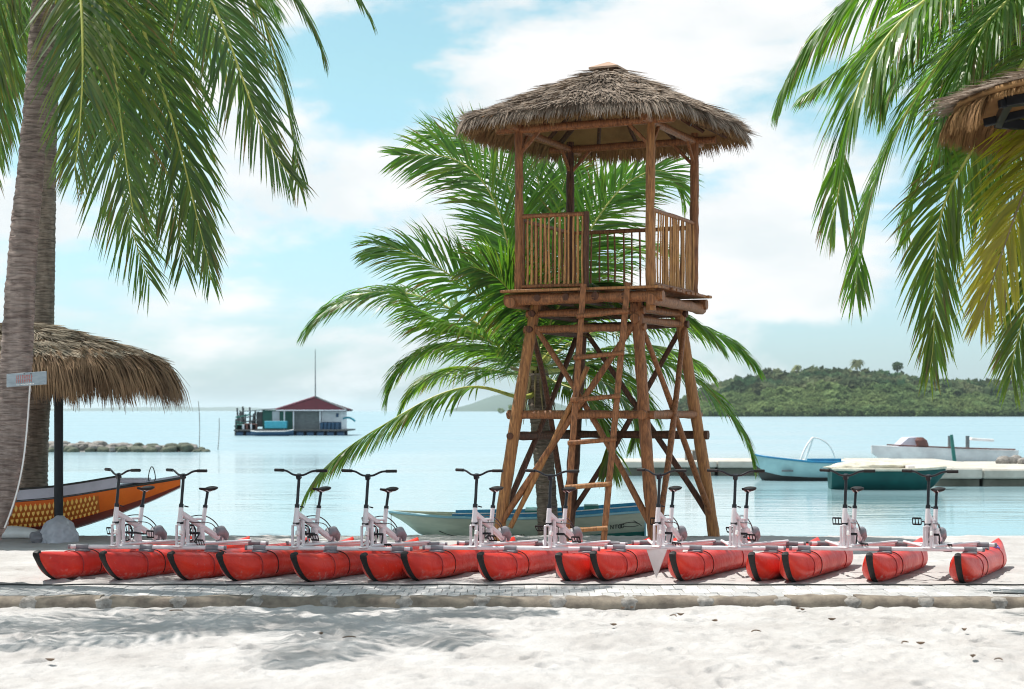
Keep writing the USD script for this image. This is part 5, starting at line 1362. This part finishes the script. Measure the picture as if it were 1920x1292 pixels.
# the cream wooden boat at the water's edge
CB = 28.6
cb_o = V(xpx(970, CB), CB, 0)
X_ = lambda px: xpx(px, CB) - cb_o[0]
keys = [(X_(729), zpx(962, CB) - 0.02, zpx(959, CB), 0.02), (X_(755), zpx(978, CB), zpx(961, CB), 0.18), (X_(786), zpx(1002, CB), zpx(963, CB), 0.34), (X_(840), -0.52, zpx(966, CB), 0.52), (X_(950), -0.56, zpx(969, CB), 0.64), (X_(1080), -0.56, zpx(964, CB), 0.64), (X_(1205), -0.50, zpx(955, CB), 0.56)]
st = lerp_stations(keys, 44)
cbt = thing('wooden_boat', 'cream wooden boat with a blue top edge lying behind the tower legs', 'boat', cb_o, -1.5)
v, f = hull_mesh(st); obj('hull', (v, f), 'cream_hull', cbt, smooth=40)
obj('green_bottom', band([s for s in st if s[0] > X_(1050)], 0.0, 0.42, 0.006), 'sea_green', cbt, smooth=True)
obj('gunwale', tube(side_line(st, 1.0, 0.0), 0.024, 6), 'pale_blue_paint', cbt, smooth=True)
obj('gunwale', tube(side_line(st, 1.0, 0.0, 1), 0.024, 6), 'cream_hull', cbt, smooth=True)
sx_ = [s for s in st if s[0] > X_(842)]
top = side_line(sx_, 1.0, -0.03)
up_ = np.interp(top[:, 0], [X_(842), X_(930), X_(1000), X_(1205)], [0.055, 0.09, 0.085, 0.10])
n = len(top)
obj('coaming', (np.vstack([top, top + np.c_[0 * up_, 0 * up_, up_], top + V(0, .04, 0) + np.c_[0 * up_, 0 * up_, up_], top + V(0, .04, 0)]), np.array([(k * n + i, k * n + i + 1, (k + 1) * n + i + 1, (k + 1) * n + i) for k in range(3) for i in range(n - 1)])), 'blue_paint', cbt)
far_ = side_line(sx_, 1.0, -0.03, 1)
obj('coaming', (np.vstack([far_, far_ + np.c_[0 * up_, 0 * up_, up_]]), np.array([(i, i + 1, n + i + 1, n + i) for i in range(n - 1)])), 'blue_paint', cbt)
obj('trim_line', tube(top + np.c_[0 * up_, 0 * up_ - 0.005, up_], 0.010, 5), 'white_paint', cbt, smooth=True)
obj('thwart', box((X_(985), -0.5, zpx(957, CB)), (X_(1010), 0.5, zpx(954, CB)), 0.005), 'sea_green', cbt)
obj('engine_box', box((X_(1095), -0.25, zpx(962, CB)), (X_(1122), 0.2, zpx(946, CB)), 0.01), 'sea_green', cbt)
obj('transom', box((X_(1205), -0.5, -0.42), (X_(1205) + 0.03, 0.5, zpx(952, CB)), 0.005), 'pale_blue_paint', cbt)


def hull_text(name, text, px, py, h, parent, st_, d, material='dark_line', slope=0.0, bold=True):
    m = meshkit.text_mesh(text, h, 0.004, bold); v = np.array(m.vertices)
    x0 = X_(px); z0 = zpx(py, d)
    frac_y = lambda x, z: np.interp(z, *zip(*[(q[1], q[0]) for q in np.asarray(min(st_, key=lambda s: abs(s[0] - x))[1])]))
    xs, zs = x0 + v[:, 0], z0 + v[:, 1] + slope * v[:, 0]
    ys = np.array([-(frac_y(x0 + v[:, 0].mean(), z) + 0.003) for z in zs]) - v[:, 2]
    obj(name, (np.c_[xs, ys, zs], np.array(m.faces)), material, parent)


hull_text('hull_lettering', 'N·U·11', 960, 1003, 0.052, cbt, st, CB, 'dark_line', 0.0, False)
hull_text('hull_lettering', 'ARJ', 1104, 992, 0.060, cbt, st, CB, 'dark_line', 0.10)
hull_text('hull_lettering', 'NTO', 1141, 988, 0.070, cbt, st, CB, 'dark_line', 0.10)
hull_text('hull_lettering', 'C', 1160, 986, 0.070, cbt, st, CB, 'dark_line', 0.10)
hull_text('hull_lettering', 'P', 1086, 993, 0.055, cbt, st, CB, 'blue_paint', 0.10)
ys_ = lambda x, z: -(np.interp(z, *zip(*[(q[1], q[0]) for q in np.asarray(min(st, key=lambda s: abs(s[0] - x))[1])])) + 0.004)
for k, pts in enumerate((((1165, 978), (1180, 975), (1196, 978)), ((1166, 982), (1182, 983), (1194, 981)), ((1185, 972), (1192, 976), (1200, 982)), ((826, 993), (850, 1001), (876, 1006)))):
    w = [(X_(a), ys_(X_(a), zpx(b_, CB)), zpx(b_, CB)) for a, b_ in pts]
    obj('painted_stroke', tube(curve(w, 14), 0.006 if k < 3 else 0.008, 5), 'dark_line', cbt, smooth=True)
obj('mooring_line', tube(curve([V(X_(733), 0, zpx(962, CB)), V(X_(735), -0.2, zpx(985, CB)), V(X_(737), -0.3, zpx(1003, CB))], 12), 0.006, 5), 'wood_grey', cbt, smooth=True)


def simple_boat(name, label, keys, o, rot, hull_m, extra, group=None, n=30):
    t = thing(name, label, 'boat', o, rot, group)
    st = lerp_stations(keys, n); v, f = hull_mesh(st)
    obj('hull', (v, f), hull_m, t, smooth=40)
    extra(t, st)
    return t


def deck_of(t, st, material, dz=-0.02, name='deck'):
    a, b = side_line(st, 1.0, -0.02), side_line(st, 1.0, -0.02, 1); n = len(a)
    obj(name, (np.vstack([a, b]) + V(0, 0, dz), np.array([(i, i + 1, n + i + 1, n + i) for i in range(n - 1)])), material, t)


# green boat and its neighbours at the pier
GB = 47.5; go = V(xpx(1660, GB), GB, SEA)
px_m = GB / F_PX


def green_extra(t, st):
    deck_of(t, st, 'canvas', 0.02)
    for s_ in (-1, 1):
        obj('rubbing_strake', tube(side_line(st, 1.0, 0.01, s_), 0.045, 6), 'canvas', t, smooth=True)
    b = trimesh.creation.icosphere(3, 1.0); q = np.array(b.vertices); q[:, 2] = np.maximum(q[:, 2], -0.2)
    q = q * V(1.15, 0.45, 0.17) * (0.75 + 0.5 * meshkit.fbm(q * 2.5, 3, 3)[:, None]) + V(-0.45, 0.1, 0.62)
    obj('canvas_cover', (q, np.array(b.faces)), 'canvas', t, smooth=True)
    obj('thwart', box((0.55, -0.5, 0.60), (0.75, 0.5, 0.68), 0.01), 'pink_white', t)
    obj('bow_line', tube(curve([V(1.6, 0, .58), V(1.9, 0.8, .5), V(2.3, 2.0, .54)], 12), 0.015, 5), 'wood_grey', t)


simple_boat('moored_boat', 'dark green boat with a canvas heap on deck, moored at the pier', [(-1.58, -0.2, 0.58, 0.55), (-0.9, -0.25, 0.575, 0.75), (0.3, -0.25, 0.575, 0.75), (0.95, -0.22, 0.59, 0.55), (1.4, 0.10, 0.61, 0.26), (1.70, 0.48, 0.63, 0.03)], go, -4, 'teal_hull', green_extra)
WB = 53.4; wo = V(xpx(1500, WB), WB, SEA)


def white_extra(t, st):
    deck_of(t, st, 'pale_blue_paint', -0.06)
    obj('waterline_band', band(st, 0.02, 0.40, 0.01), 'dark_line', t, smooth=True)
    obj('gunwale', tube(side_line(st, 1.0, 0.005), 0.035, 6), 'blue_paint', t, smooth=True)
    obj('gunwale', tube(side_line(st, 1.0, 0.005, 1), 0.035, 6), 'white_paint', t, smooth=True)
    obj('coaming', box((0.1, -0.62, 0.55), (1.2, -0.56, 0.72), 0.01), 'blue_paint', t)
    obj('cabin_frame', join([tube(curve([V(-0.05, -.3, .6), V(0.1, -.2, .98), V(0.42, 0, 1.38)], 12), 0.035, 6), tube(curve([V(0.42, 0, 1.38), V(0.75, 0, 1.28), V(1.15, .1, .72)], 12), 0.028, 6), tube(curve([V(0.22, .3, .6), V(0.34, .2, 1.0), V(0.42, 0, 1.38)], 12), 0.04, 6)]), 'white_paint', t, smooth=True)
    obj('name_plate', box((-0.72, -0.70, 0.30), (-0.36, -0.60, 0.36), 0.004), 'hut_grey', t)
    obj('anchor_rail', tube([V(-1.45, -.05, .80), V(-0.75, -.45, .68)], 0.03, 6), 'hut_grey', t, smooth=True)


simple_boat('moored_boat', 'pale aqua boat with a bent white frame, moored left of the green one', [(-1.48, 0.30, 0.84, 0.05), (-1.2, -0.05, 0.78, 0.32), (-0.7, -0.2, 0.72, 0.58), (0.2, -0.22, 0.62, 0.68), (1.6, -0.22, 0.58, 0.64), (2.4, -0.2, 0.60, 0.55)], wo, 2, 'aqua_hull', white_extra)
SB = 66.0; so = V(xpx(1770, SB), SB, SEA)


def speed_extra(t, st):
    deck_of(t, st, 'pink_white', 0.0)
    ws = np.array([(-2.0, -.5, .78), (-1.55, -.6, 1.18), (-1.1, -.6, 1.2), (-1.1, .6, 1.2), (-1.55, .6, 1.18), (-2.0, .5, .78), (-1.1, -.6, .78), (-1.1, .6, .78)])
    obj('windscreen', (ws, np.array([(0, 1, 5), (1, 4, 5), (0, 6, 2), (0, 2, 1), (5, 4, 3), (5, 3, 7), (1, 2, 3), (1, 3, 4)])), 'lavender_paint', t)
    v, f = box((-1.32, -0.95, 0.76), (-0.86, -0.62, 1.2), 0.12); v[:, 0] += (v[:, 2] - 1.0) * -0.35
    obj('seat', (v, f), 'rust_brown', t, smooth=35)
    for x in (-0.5, 0.2):
        obj('stanchion', tube([V(x + 0.6, -.5, .65), V(x + 0.6, -.5, 1.25)], 0.08, 6), 'hut_grey', t)
    v, f = box((1.0, -.4, 0.95), (1.9, .4, 1.06), 0.03); v[:, 2] += (v[:, 0] - 1.0) * -0.06 + 0.12
    obj('hatch', (v, f), 'white_paint', t)
    obj('rail', tube(curve([V(-2.4, -.5, .90), V(0, -1.0, .80), V(2.6, -.8, .72)], 16), 0.03, 6), 'rust_brown', t, smooth=True)


simple_boat('moored_boat', 'pinkish white speedboat with a brown seat lying beyond the green boat', [(-2.9, 0.55, 0.86, 0.06), (-2.3, 0.1, 0.84, 0.5), (-1.5, -0.2, 0.82, 0.9), (0, -0.2, 0.78, 1.0), (1.8, -0.2, 0.70, 0.9), (2.75, -0.1, 0.68, 0.75)], so, 0, 'pink_white', speed_extra)

# piers
pr_ = thing('concrete_pier', 'long low concrete pier running behind the moored boats', 'pier', (0, 0, 0))
x0, x1 = xpx(1163, 57), xpx(1800, 57)
rng = np.random.default_rng(41)
nb = 7
for k in range(nb):
    a, b = x0 + (x1 - x0) * k / nb, x0 + (x1 - x0) * (k + 1) / nb
    obj('slab', box((a + .015, 57, -0.16 + rng.normal() * .01), (b - .015, 60.5, 0.05 + rng.normal() * .012), 0.03), 'concrete', pr_)
    obj('pile_wall', box((a + .05, 57.25, -1.2), (b - .05, 60.2, -0.17), 0.02), 'wet_concrete', pr_)
ld = thing('concrete_landing', 'wide pale concrete landing at the near end of the pier', 'landing', (0, 0, 0))
x0, x1 = xpx(1752, 49), xpx(2300, 49)
for k in range(6):
    a, b = x0 + (x1 - x0) * k / 6, x0 + (x1 - x0) * (k + 1) / 6
    v, f = box((a + .01, 49 + rng.normal() * .03, -0.22), (b - .01, 56.6, 0.07 + rng.normal() * .012), 0.04)
    obj('slab', (v, f), 'concrete', ld)
    obj('pile_wall', box((a + .05, 49.2, -1.2), (b - .05, 56.4, -0.23), 0.02), 'wet_concrete', ld)
for px, py0, py1, d, r, lab in ((1290, 846, 868, 58.2, 0.11, 'left one of two short grey bollards on the pier beyond the tower'), (1303, 846, 868, 58.4, 0.10, 'right one of two short grey bollards on the pier beyond the tower')):
    b0, b1 = W(px, py1, d), W(px, py0, d); b0[2] = 0.04
    bl = thing('bollard', lab, 'bollard', b0, group='bollards on the pier')
    obj('shaft', tube([V(0, 0, 0), V(0, 0, b1[2] - b0[2])], r, 10), 'wood_grey', bl, smooth=50)
    obj('cap', tube([V(0, 0, b1[2] - b0[2]), V(0, 0, b1[2] - b0[2] + 0.05)], r * 1.15, 10), 'concrete', bl, smooth=50)
pole = obj('mooring_pole', log(W(1791, 872, 61), W(1784, 815, 61), 0.075, 0.06, 5, 7, 6), 'sea_green')
tag(pole, 'dark leaning pole standing up beyond the moored speedboat', 'pole')
rng = np.random.default_rng(43)
for k in range(9):
    p = W(rng.uniform(1882, 1935), 0, 54.5 + rng.uniform(-.8, .8)); p[2] = 0.07
    b = trimesh.creation.icosphere(2, 1.0); q = np.array(b.vertices) * V(0.22, 0.18, 0.16) * (0.7 + 0.6 * meshkit.fbm(np.array(b.vertices) * 1.6, 3, 50 + k)[:, None]) * rng.uniform(0.7, 1.2)
    tag(obj('stone', (q + p + V(0, 0, 0.07), np.array(b.faces)), 'rock'), 'dark rough stone dumped on the concrete landing', 'stone', 'stones on the concrete landing')

# rock breakwater on the left
rng = np.random.default_rng(44)
bw_ = thing('breakwater', 'low rock breakwater lying in the water behind the orange boat', 'breakwater', (0, 0, 0))
RD = 91.0
for k in range(120):
    px = rng.uniform(60, 362) if k > 12 else rng.uniform(340, 392)
    t = rng.uniform(-1, 1); d = RD + t * 1.3
    hgt = np.interp(px, [60, 130, 230, 330, 352, 365, 400], [0.55, 0.62, 0.52, 0.48, 0.62, 0.25, 0.05]) * (1 - 0.55 * abs(t))
    r = rng.uniform(0.16, 0.36) * (0.6 if px > 365 else 1)
    b = trimesh.creation.icosphere(2, 1.0); n_ = np.array(b.vertices)
    q = np.sign(n_) * np.abs(n_) ** 0.8 * V(rng.uniform(.9, 1.5), 1, rng.uniform(.6, .9)) * r * (0.7 + 0.6 * meshkit.fbm(n_ * 1.5 + k * 7, 3, k)[:, None])
    p = V(xpx(px, RD), d, SEA + hgt * rng.uniform(0.35, 1.0) - r * 0.45)
    obj('rock', (rotz(q, rng.uniform(0, 180)) + p, np.array(b.faces)), 'rock_mossy' if (px > 200 and rng.random() < 0.35) or p[2] < SEA + 0.12 else 'rock', bw_, smooth=45)
core = [(xpx(px, RD), h) for px, h in ((40, .1), (80, .42), (200, .36), (330, .34), (362, .15), (385, -.1))]
v = np.vstack([[(x, RD - 1.2, SEA - .3), (x, RD, SEA + h), (x, RD + 1.2, SEA - .3)] for x, h in core])
obj('rubble_core', (v, np.array([(i * 3 + j, (i + 1) * 3 + j, (i + 1) * 3 + j + 1, i * 3 + j + 1) for i in range(len(core) - 1) for j in range(2)])), 'rock', bw_)
for (x0_, y0_, x1_, y1_), lab in (((373, 838, 372, 752), 'thin upright stake in the water past the rock breakwater'), ((407, 838, 411, 784), 'short leaning stake in the water nearest the fish house')):
    b0 = W(x0_, y0_, 95); b1 = W(x1_, y1_, 95); b0[2] = SEA - 0.5
    tag(obj('stake', log(b0, b1, 0.026, 0.018, 3, 5, 5), 'wood_grey'), lab, 'stake', 'stakes standing in the water')

# the floating fish house
KD = 152.0
ko = V(xpx(555, KD), KD, 0)
kx = lambda px: xpx(px, KD) - ko[0]
kz = lambda py: zpx(py, KD)
kh = thing('fish_house', 'floating fish house with a dark red roof and blue drums', 'fish house', (ko[0], ko[1], 0))
zdk = SEA + 0.55
obj('deck', box((kx(449), -3.2, zdk - 0.14), (kx(660), 3.4, zdk), 0.02), 'old_timber', kh)
for k in range(11):
    for yy in (-2.9, 0.2):
        px = 460 + k * 18.5
        obj('drum', tube([V(kx(px) - .30, yy, SEA + 0.10), V(kx(px) + .30, yy, SEA + 0.12)], 0.30, 12), 'hut_blue', kh, smooth=50)
obj('wall', box((kx(558), -2.0, zdk), (kx(606), 2.6, kz(766)), 0.01), 'hut_grey', kh)
ww = obj('wall', box((kx(607), -1.9, zdk), (kx(645), 2.6, kz(766)), 0.01), 'hut_white', kh)
obj('blue_dado', box((kx(608), -1.96, zdk), (kx(644), -1.905, kz(791)), 0.004), 'hut_blue', ww)
obj('window', box((kx(634), -1.95, kz(782)), (kx(639), -1.90, kz(775)), 0.004), 'hut_blue', ww)
gw = obj('wall', box((kx(497), -1.6, zdk), (kx(553), 2.6, kz(769)), 0.01), 'hut_green', kh)
obj('window', box((kx(515.5), -1.66, kz(789)), (kx(529), -1.605, kz(771)), 0.004), 'hut_white', gw)
obj('window', box((kx(486), -1.66, kz(800)), (kx(496.5), -1.0, kz(772)), 0.004), 'old_timber', gw)


def gable(x0, x1, xm, ze, zr, y0, y1, th=0.10):
    a = np.array([(x0, y0, ze), (xm, y0 + 0.0, zr), (x1, y0, ze), (x0, y1, ze), (xm, y1, zr), (x1, y1, ze)])
    b = a - V(0, 0, th)
    v = np.vstack([a, b])
    return v, np.array([(0, 1, 4), (0, 4, 3), (1, 2, 5), (1, 5, 4), (6, 10, 7), (6, 9, 10), (7, 11, 8), (7, 10, 11), (0, 6, 7), (0, 7, 1), (1, 7, 8), (1, 8, 2), (3, 4, 10), (3, 10, 9), (4, 5, 11), (4, 11, 10), (0, 3, 9), (0, 9, 6), (2, 8, 11), (2, 11, 5)])


zr = kz(745)
rv = np.array([(kx(525), -2.6, kz(768)), (kx(655), -2.6, kz(768.5)), (kx(655), 3.2, kz(768)), (kx(525), 3.2, kz(768)), (kx(590.5), 0.0, zr), (kx(592.5), 1.0, zr)])
rv = np.vstack([rv, rv - V(0, 0, .14)])
roof = obj('roof', (rv, np.array([(0, 1, 4), (1, 5, 4), (1, 2, 5), (2, 3, 5), (3, 4, 5), (3, 0, 4), (6, 10, 7), (7, 10, 11), (7, 11, 8), (8, 11, 9), (9, 11, 10), (9, 10, 6), (0, 6, 7), (0, 7, 1), (1, 7, 8), (1, 8, 2), (2, 8, 9), (2, 9, 3), (3, 9, 6), (3, 6, 0)])), 'roof_red', kh)
obj('ridge_trim', tube([V(kx(525), -2.62, kz(768) + .03), V(kx(590.5), -0.02, zr + .04)], 0.09, 6), 'roof_pink', roof)
obj('ridge_trim', tube([V(kx(592), -0.02, zr + .04), V(kx(655), -2.62, kz(768.5) + .03)], 0.08, 6), 'hut_grey', roof)
obj('eave_board', box((kx(525), -2.68, kz(770.5)), (kx(655), -2.60, kz(768.5)), 0.01), 'hut_white', roof)
obj('lean_to_roof', (np.array([(kx(462), -2.2, kz(771)), (kx(528), -2.2, kz(765)), (kx(528), 3, kz(764)), (kx(462), 3, kz(770)), (kx(462), -2.2, kz(772)), (kx(528), -2.2, kz(766.5)), (kx(528), 3, kz(765.5)), (kx(462), 3, kz(771))]), np.array([(0, 1, 2, 3), (7, 6, 5, 4), (0, 4, 5, 1), (1, 5, 6, 2), (2, 6, 7, 3), (3, 7, 4, 0)])), 'hut_grey', kh)
for k, px in enumerate((540, 557, 606)):
    obj('porch_post', box((kx(px) - .06, -2.5, zdk), (kx(px) + .06, -2.38, kz(769)), 0.01), 'hut_white', kh)
rng = np.random.default_rng(46)
for k in range(13):
    px = 444 + 3.1 * k; y = rng.uniform(-2.6, 1.5)
    obj('stake', log((kx(px), y, SEA - 0.6), (kx(px) + rng.normal() * .1, y, kz(rng.uniform(762, 792) if k not in (1, 4) else 765)), 0.11, 0.08, 700 + k, 6, 5), 'old_timber', kh, smooth=60)
for k in range(6):
    a, b = sorted(rng.uniform(446, 488, 2)); z = kz(rng.uniform(778, 808))
    obj('stage_rail', beam((kx(a) - .2, -2.6, z), (kx(b) + .4, -2.5, z + rng.normal() * .2), 0.07, 0.10), 'old_timber' if k % 2 else 'hut_green', kh)
for k in range(7):
    px = rng.uniform(450, 485)
    obj('crate', box((kx(px), -2.9, zdk), (kx(px) + rng.uniform(.3, .6), -2.3, zdk + rng.uniform(.3, .7)), 0.02), ('hut_white', 'hut_green', 'rust_brown', 'hut_blue')[k % 4], kh)
obj('cabin', box((kx(505), -3.0, zdk + .1), (kx(546), -2.3, kz(789)), 0.03), 'hut_cyan', kh)
for k in range(5):
    px = 609 + k * 7
    obj('water_tank', tube([V(kx(px), -2.6, zdk), V(kx(px), -2.6, zdk + 0.62)], 0.16, 10), 'hut_blue', kh, smooth=50)
kb = thing('sampan', 'small white-topped boat tied up before the fish house', 'boat', (ko[0] + kx(525), KD - 5.0, SEA), 0)
stk = lerp_stations([(-1.9, 0.2, 0.46, 0.1), (-1.3, -.1, 0.40, 0.5), (1.2, -.1, 0.42, 0.55), (1.9, 0.15, 0.55, 0.08)], 20)
v, f = hull_mesh(stk); obj('hull', (v, f), 'hut_blue', kb, smooth=40); deck_of(kb, stk, 'white_paint', 0.02)
obj('gunwale', tube(side_line(stk, 1.0, 0.01), 0.05, 6), 'white_paint', kb, smooth=True)
mast = tube([V(kx(591.5), -0.1, zdk), V(kx(591.5), -0.1, kz(655))], [0.085, 0.03], 6)
obj('mast', mast, 'hut_grey', kh)
obj('awning', tube(curve([V(kx(645), -1, kz(785)), V(kx(655), -1, kz(783)), V(kx(668), -1, kz(790))], 10), 0.10, 6), 'hut_cyan', kh, smooth=True)

# ------------------------------------------------------------------ litter on the sand
rng = np.random.default_rng(55)
spots = [(1060, 1134), (1150, 1150), (1168, 1149), (1185, 1147), (1200, 1141), (1262, 1160), (1276, 1161), (1310, 1186), (1340, 1172), (1418, 1190), (1430, 1211), (1496, 1149), (1505, 1151), (1735, 1193), (1700, 1212), (1726, 1216), (1800, 1228), (1824, 1241), (1872, 1243), (1884, 1168), (1808, 1190), (94, 1248), (92, 1262), (330, 1150), (500, 1140), (750, 1141), (602, 1197), (655, 1201), (515, 1262), (1150, 1180), (1560, 1170), (1640, 1260)]
for k, (px, py) in enumerate(q for i_, q in enumerate(spots) if i_ % 3 != 1):
    d = (CAM_H + 0.085) * F_PX / (py - HOR); x = (px - 960) / F_PX * d; z = -0.085 + 0.012
    L = rng.uniform(0.03, 0.075); a = rng.uniform(-0.5, 0.5)
    if k % 3 == 0:
        m = tube(curve([V(-L, 0, .012), V(0, rng.normal() * .02, .022), V(L, rng.normal() * .03, .014)], 8), [0.003] + [0.006] * 6 + [0.003], 5)
        o = obj('twig', (rotz(m[0], math.degrees(a)) + V(x, d, z), m[1]), 'dry_leaf'); tag(o, 'short dry twig lying on the pale foreground sand', 'twig', 'twigs on the foreground sand')
    else:
        t = np.linspace(-1, 1, 7); w = 0.022 * (1 - t ** 2) + 0.002
        c = np.c_[t * L * 0.6, 0 * t, 0.02 + 0.02 * t ** 2 * rng.uniform(0.3, 1.2)]
        v = np.vstack([c + np.c_[0 * t, w, w * 0.8], c, c + np.c_[0 * t, -w, w * 0.8]])
        f = np.array([(r * 7 + i, r * 7 + i + 1, (r + 1) * 7 + i + 1, (r + 1) * 7 + i) for r in range(2) for i in range(6)])
        o = obj('dry_leaf', (rotz(v, math.degrees(a) + rng.uniform(-40, 40)) + V(x, d, z), f), 'dry_leaf'); tag(o, 'small curled dry leaf lying on the pale foreground sand', 'leaf', 'dry leaves on the foreground sand')

# ------------------------------------------------------------------ air
HAZE = 0.00009
if HAZE:
    usdkit.material(stage, '/World/Looks/air', {'v': ('principled_volume', {'color': (0.80, 0.93, 0.98), 'density': HAZE, 'anisotropy': 0.2})}, [], volume='v.volume')
    hz = trimesh.creation.box((44000, 27200, 112.0)); hz.apply_translation((0, 13500, 50.0))
    tag(obj('haze', (np.array(hz.vertices), np.array(hz.faces)), 'air'), kind='stuff')
